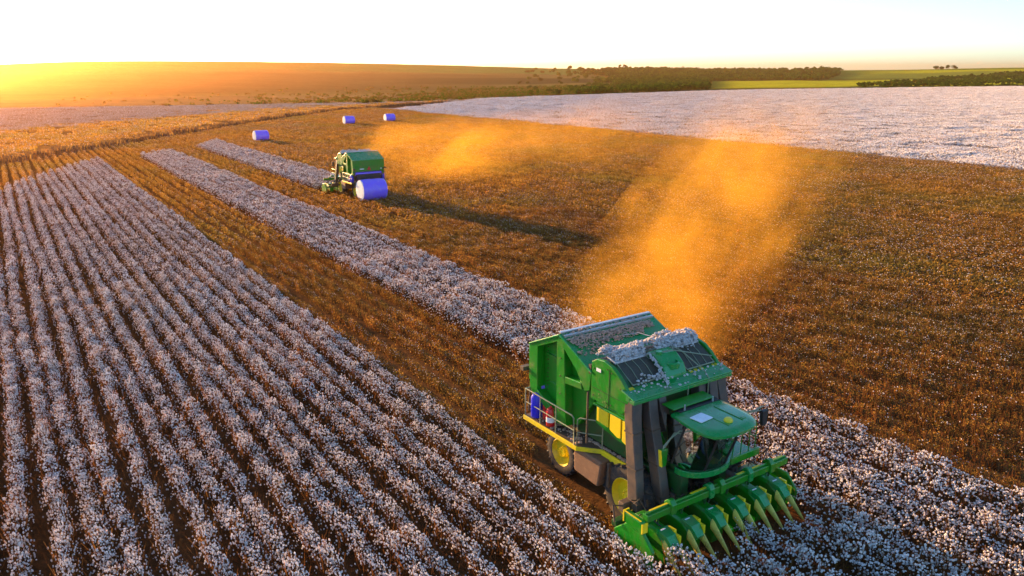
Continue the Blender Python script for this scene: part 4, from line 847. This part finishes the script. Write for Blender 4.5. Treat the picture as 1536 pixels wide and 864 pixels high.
def place(o, t, s, away=False):
    p = W(t, s); o.location = (p[0], p[1], 0)
    ang = math.atan2(dv[1], dv[0]); o.rotation_euler = (0, 0, ang if away else ang+math.pi)
PK = make_picker(); tag(PK, 'large green cotton picker in front with lint on its roof, seen from its cab end', 'cotton picker', 'cotton pickers working the field')
pk2 = copy_tree(PK); tag(pk2, 'smaller distant green cotton picker seen from behind, carrying a violet bale', 'cotton picker')
for ch_ in [c for c in PK.children if c.name.startswith(('carrier_arm', 'tail_lamp'))]: bpy.data.objects.remove(ch_)   # the near picker carries its arms folded away
place(PK, 15.76, 13.06); place(pk2, 32.6, 82.2, True); pk2.scale = (.92,)*3

# ------------------------------------------------------------------ bales
def bale(label, t, s, z, rot, ln=2.5, r=1.14, group='violet wrapped bales on the picked field'):
    p = W(t, s); root = empty('round_bale', (p[0], p[1], z), rot); tag(root, label, 'bale', group)
    g = np.random.default_rng(int(t*10)); b = MB()
    rings = []
    for q in range(15):
        f = q/14; y = (f-.5)*ln; e = 1-.05*abs(2*f-1)**6
        rings.append([((r*e*(1+.008*math.sin(5*a+q)))*math.cos(a), y, r+(r*e*(1+.008*math.cos(3*a-q)))*math.sin(a)*(1-.015)) for a in [2*math.pi*k/40 for k in range(40)]])
    b.loft(rings, cap=False); b.build('plastic_wrap', M['wrap'], root, 0, True)
    for s_ in (-1, 1):
        b = MB(); b.lathe((0, 0, r), [(r*.955, s_*(ln/2-.06)), (r*.93, s_*(ln/2+.015)), (r*.6, s_*(ln/2+.05)), (r*.25, s_*(ln/2+.03)), (.01, s_*(ln/2+.04))], 36); b.build('cotton_end', M['bale_end'], root, 0, True)
    return root
ra = math.atan2(nv[1], nv[0])-math.pi/2
bale('violet bale held at the tail of the distant picker', 32.15, 74.5, .10, ra, 2.6, 1.13, 'violet wrapped bales')
for lab, px, py, r_ in (('violet bale lying nearest to the left edge of the picked field', 392, 212.5, .06), ('violet bale in the middle of the three lying near the boundary', 523.5, 187, .0), ('farthest violet bale, beside the corner of the pale field', 584.5, 183, -.05)):
    u, v, w_ = unproj_dir(px, py); k = -CAM_H/w_; x, y = u*k, v*k
    bale(lab, x*nv[0]+y*nv[1], x*dv[0]+y*dv[1], 0, ra+r_, 2.5, 1.08, 'violet wrapped bales')

# ------------------------------------------------------------------ operator
def person():
    V = {'pelvis': (-1.28, 0, 2.86, .15), 'belly': (-1.31, 0, 3.0, .135), 'chest': (-1.34, 0, 3.18, .155), 'neck': (-1.33, 0, 3.36, .06), 'headb': (-1.31, 0, 3.42, .065), 'head': (-1.29, 0, 3.51, .095), 'crown': (-1.29, 0, 3.58, .07),
         'shL': (-1.34, .19, 3.27, .065), 'elL': (-1.18, .27, 3.03, .045), 'wrL': (-.92, .20, 3.02, .032), 'haL': (-.84, .17, 3.03, .03),
         'shR': (-1.34, -.19, 3.27, .065), 'elR': (-1.20, -.29, 3.02, .045), 'wrR': (-.96, -.30, 2.97, .032), 'haR': (-.88, -.30, 2.98, .03),
         'hipL': (-1.24, .10, 2.84, .095), 'knL': (-.86, .14, 2.84, .066), 'anL': (-.74, .14, 2.46, .042), 'toL': (-.58, .15, 2.41, .035),
         'hipR': (-1.24, -.10, 2.84, .095), 'knR': (-.86, -.14, 2.84, .066), 'anR': (-.74, -.14, 2.46, .042), 'toR': (-.58, -.15, 2.41, .035)}
    E_ = [('pelvis', 'belly'), ('belly', 'chest'), ('chest', 'neck'), ('neck', 'headb'), ('headb', 'head'), ('head', 'crown')]
    for q in 'LR': E_ += [('chest', 'sh'+q), ('sh'+q, 'el'+q), ('el'+q, 'wr'+q), ('wr'+q, 'ha'+q), ('pelvis', 'hip'+q), ('hip'+q, 'kn'+q), ('kn'+q, 'an'+q), ('an'+q, 'to'+q)]
    for q, sy in (('L', 1), ('R', -1)):
        hx, hy, hz, _ = V['ha'+q]
        for i in range(5):
            n1, n2 = 'f%s%da' % (q, i), 'f%s%db' % (q, i)
            if i < 4: V[n1] = (hx+.045, hy+(i-1.5)*.02, hz+.01, .010); V[n2] = (hx+.065+.005*(i in (1, 2)), hy+(i-1.5)*.021, hz-.03, .009)
            else: V[n1] = (hx+.0, hy-sy*.035, hz+.01, .011); V[n2] = (hx+.03, hy-sy*.045, hz-.01, .010)
            E_ += [('ha'+q, n1), (n1, n2)]
    names = list(V); me = bpy.data.meshes.new('person'); me.from_pydata([V[n][:3] for n in names], [(names.index(a), names.index(b)) for a, b in E_], [])
    o = bpy.data.objects.new('person', me); C.objects.link(o)
    for m in ('denim', 'skin', 'pants'): me.materials.append(M[m])
    sk = o.modifiers.new('skin', 'SKIN'); sk.use_smooth_shade = True
    dat = me.skin_vertices[0].data if me.skin_vertices else None
    if dat is None:
        bm = bmesh.new(); bm.from_mesh(me); bm.verts.layers.skin.verify(); bm.to_mesh(me); bm.free(); dat = me.skin_vertices[0].data
    for i, n in enumerate(names): dat[i].radius = (V[n][3],)*2; dat[i].use_root = (n == 'pelvis')
    o.modifiers.new('sub', 'SUBSURF').levels = 1; o.modifiers['sub'].render_levels = 1
    dg = bpy.context.evaluated_depsgraph_get(); me2 = bpy.data.meshes.new_from_object(o.evaluated_get(dg)); o.modifiers.clear(); o.data = me2
    me2.materials.clear()
    for m in ('denim', 'skin', 'pants'): me2.materials.append(M[m])
    for p in me2.polygons:
        c = p.center; p.material_index = 1 if (c.z > 3.36 or (c.x > -.97 and c.z > 2.93)) else (2 if c.z < 2.94 else 0)
    g = MB(); 
    bmesh.ops.create_uvsphere(g.bm, u_segments=16, v_segments=10, radius=.108, matrix=Matrix.Translation((-1.305, 0, 3.545)) @ Matrix.Diagonal((1.05, .92, .95, 1)))
    bmesh.ops.delete(g.bm, geom=[v for v in g.bm.verts if v.co.z < 3.53 and v.co.x > -1.33], context='VERTS')
    h = g.build('hair', M['hair'], o, 0, True)
    g = MB(); g.tube([(-1.20, 0, 3.53), (-1.165, 0, 3.495), (-1.195, 0, 3.485)], [.008, .014, .008], 6)
    for s in (-1, 1): g.lathe((-1.205, s*.035, 3.525), [(.011, 0), (.009, .008), (.001, .01)], 8, 'x'); g.obox((-1.29, s*.097, 3.51), (.03, .015, .05))
    g.box(-1.20, -1.192, -.022, .022, 3.455, 3.463); g.build('face_features', M['skin'], o)
    return o
op = person(); tag(op, 'person in blue work shirt seated at the controls inside the large picker cab', 'person')
op.location = PK.location; op.rotation_euler = PK.rotation_euler

# ------------------------------------------------------------------ air: haze box and drifting dust
if HAZE:
    b = MB(); b.box(-9000, 9000, -9000, 9000, -170, 72); hz = b.build('haze', [], None); tag(hz, kind='stuff')
    m = mat('haze_air'); m.node_tree.nodes.remove(bsdf(m)); pv = N(m, 'ShaderNodeVolumePrincipled')
    pv.inputs['Color'].default_value = (1, .46, .16, 1); pv.inputs['Density'].default_value = .00008; pv.inputs['Anisotropy'].default_value = .87
    L(m, pv.outputs[0], m.node_tree.nodes['Material Output'].inputs['Volume']); hz.data.materials.append(m)
def dust(name, label, origin, heading, Ln, r0, r1, h0, h1, D0, D1, seed, zc0, zc1, curve=0.):
    """a plume: a closed tapered hull with a noisy volume that thins out along its length and towards its rim"""
    b = MB(); rings = []
    for q in range(13):
        f = q/12; rr = (r0+(r1-r0)*f**.8)*1.0; hh = h0+(h1-h0)*f; zc = zc0+(zc1-zc0)*f; yc = curve*f*f
        rings.append([(f*Ln, yc+rr*math.cos(a), max(.02, zc+hh*math.sin(a))) for a in [2*math.pi*k/20 for k in range(20)]])
    b.loft(rings); o = b.build(name, []); o.location = origin; o.rotation_euler = (0, 0, heading); tag(o, label, 'dust', kind='stuff')
    m = mat(name); m.node_tree.nodes.remove(bsdf(m)); pv = N(m, 'ShaderNodeVolumePrincipled'); pv.inputs['Color'].default_value = (.98, .51, .05, 1); pv.inputs['Anisotropy'].default_value = .6
    tc = N(m, 'ShaderNodeTexCoord'); sp = N(m, 'ShaderNodeSeparateXYZ'); L(m, tc.outputs['Object'], sp.inputs[0])
    def ma(op, a, b_=None, c_=None, clamp=False):
        n = N(m, 'ShaderNodeMath', operation=op); n.use_clamp = clamp
        for i, q in enumerate((a, b_, c_)):
            if q is None: continue
            if isinstance(q, (int, float)): n.inputs[i].default_value = q
            else: L(m, q, n.inputs[i])
        return n.outputs[0]
    f = ma('DIVIDE', sp.outputs[0], Ln, clamp=True); f8 = ma('POWER', f, .8)
    rr = ma('MULTIPLY_ADD', f8, r1-r0, r0); hh = ma('MULTIPLY_ADD', f, h1-h0, h0); zc = ma('MULTIPLY_ADD', f, zc1-zc0, zc0); yc = ma('MULTIPLY', ma('MULTIPLY', f, f), curve)
    qy = ma('DIVIDE', ma('SUBTRACT', sp.outputs[1], yc), rr); qz = ma('DIVIDE', ma('SUBTRACT', sp.outputs[2], zc), hh)
    q2 = ma('ADD', ma('MULTIPLY', qy, qy), ma('MULTIPLY', qz, qz))
    no = N(m, 'ShaderNodeTexNoise', i_Scale=.17, i_Detail=5., i_Roughness=.68, i_Distortion=1.1); mp = N(m, 'ShaderNodeMapping'); mp.inputs['Location'].default_value = (seed*7, seed*3, 0); mp.inputs['Scale'].default_value = (.5, 1.25, 1.3)
    L(m, tc.outputs['Object'], mp.inputs[0]); L(m, mp.outputs[0], no.inputs['Vector'])
    nn = ma('MULTIPLY_ADD', no.outputs[0], 4.2, -1.65, True)
    edge = ma('SUBTRACT', 1.05, ma('ADD', q2, ma('MULTIPLY', ma('SUBTRACT', .5, no.outputs[0]), 2.2)), clamp=True)
    ends = ma('MULTIPLY', ma('MULTIPLY', f, 30., clamp=True), ma('MULTIPLY', ma('POWER', ma('SUBTRACT', 1., f), 1.3), 1.6, clamp=True))
    dec = ma('ADD', ma('MULTIPLY', ma('POWER', ma('SUBTRACT', 1., f), 3.), D0-D1), D1)
    den = ma('MULTIPLY', ma('MULTIPLY', ma('MULTIPLY', nn, edge), ends), dec)
    L(m, den, pv.inputs['Density']); L(m, pv.outputs[0], m.node_tree.nodes['Material Output'].inputs['Volume']); o.data.materials.append(m)
    return o
if DUST:
    p = W(15.76-.1, 13.06+5.0); g_ = math.atan2(.93, .37)
    dust('dust_plume', 'thick golden dust blowing away from the back of the large picker', (p[0], p[1], 0), g_, 150, 2.6, 17, 3.2, 8.5, .078, .0055, 1, 3.6, 6.5, 2)
    p = W(32.35, 78.2)
    dust('dust_plume', 'pale golden dust drifting from the roof of the distant picker', (p[0], p[1], 0), R(29), 68, 3.2, 18, 3.2, 7, .08, .010, 2, 4.4, 5.5, 6)
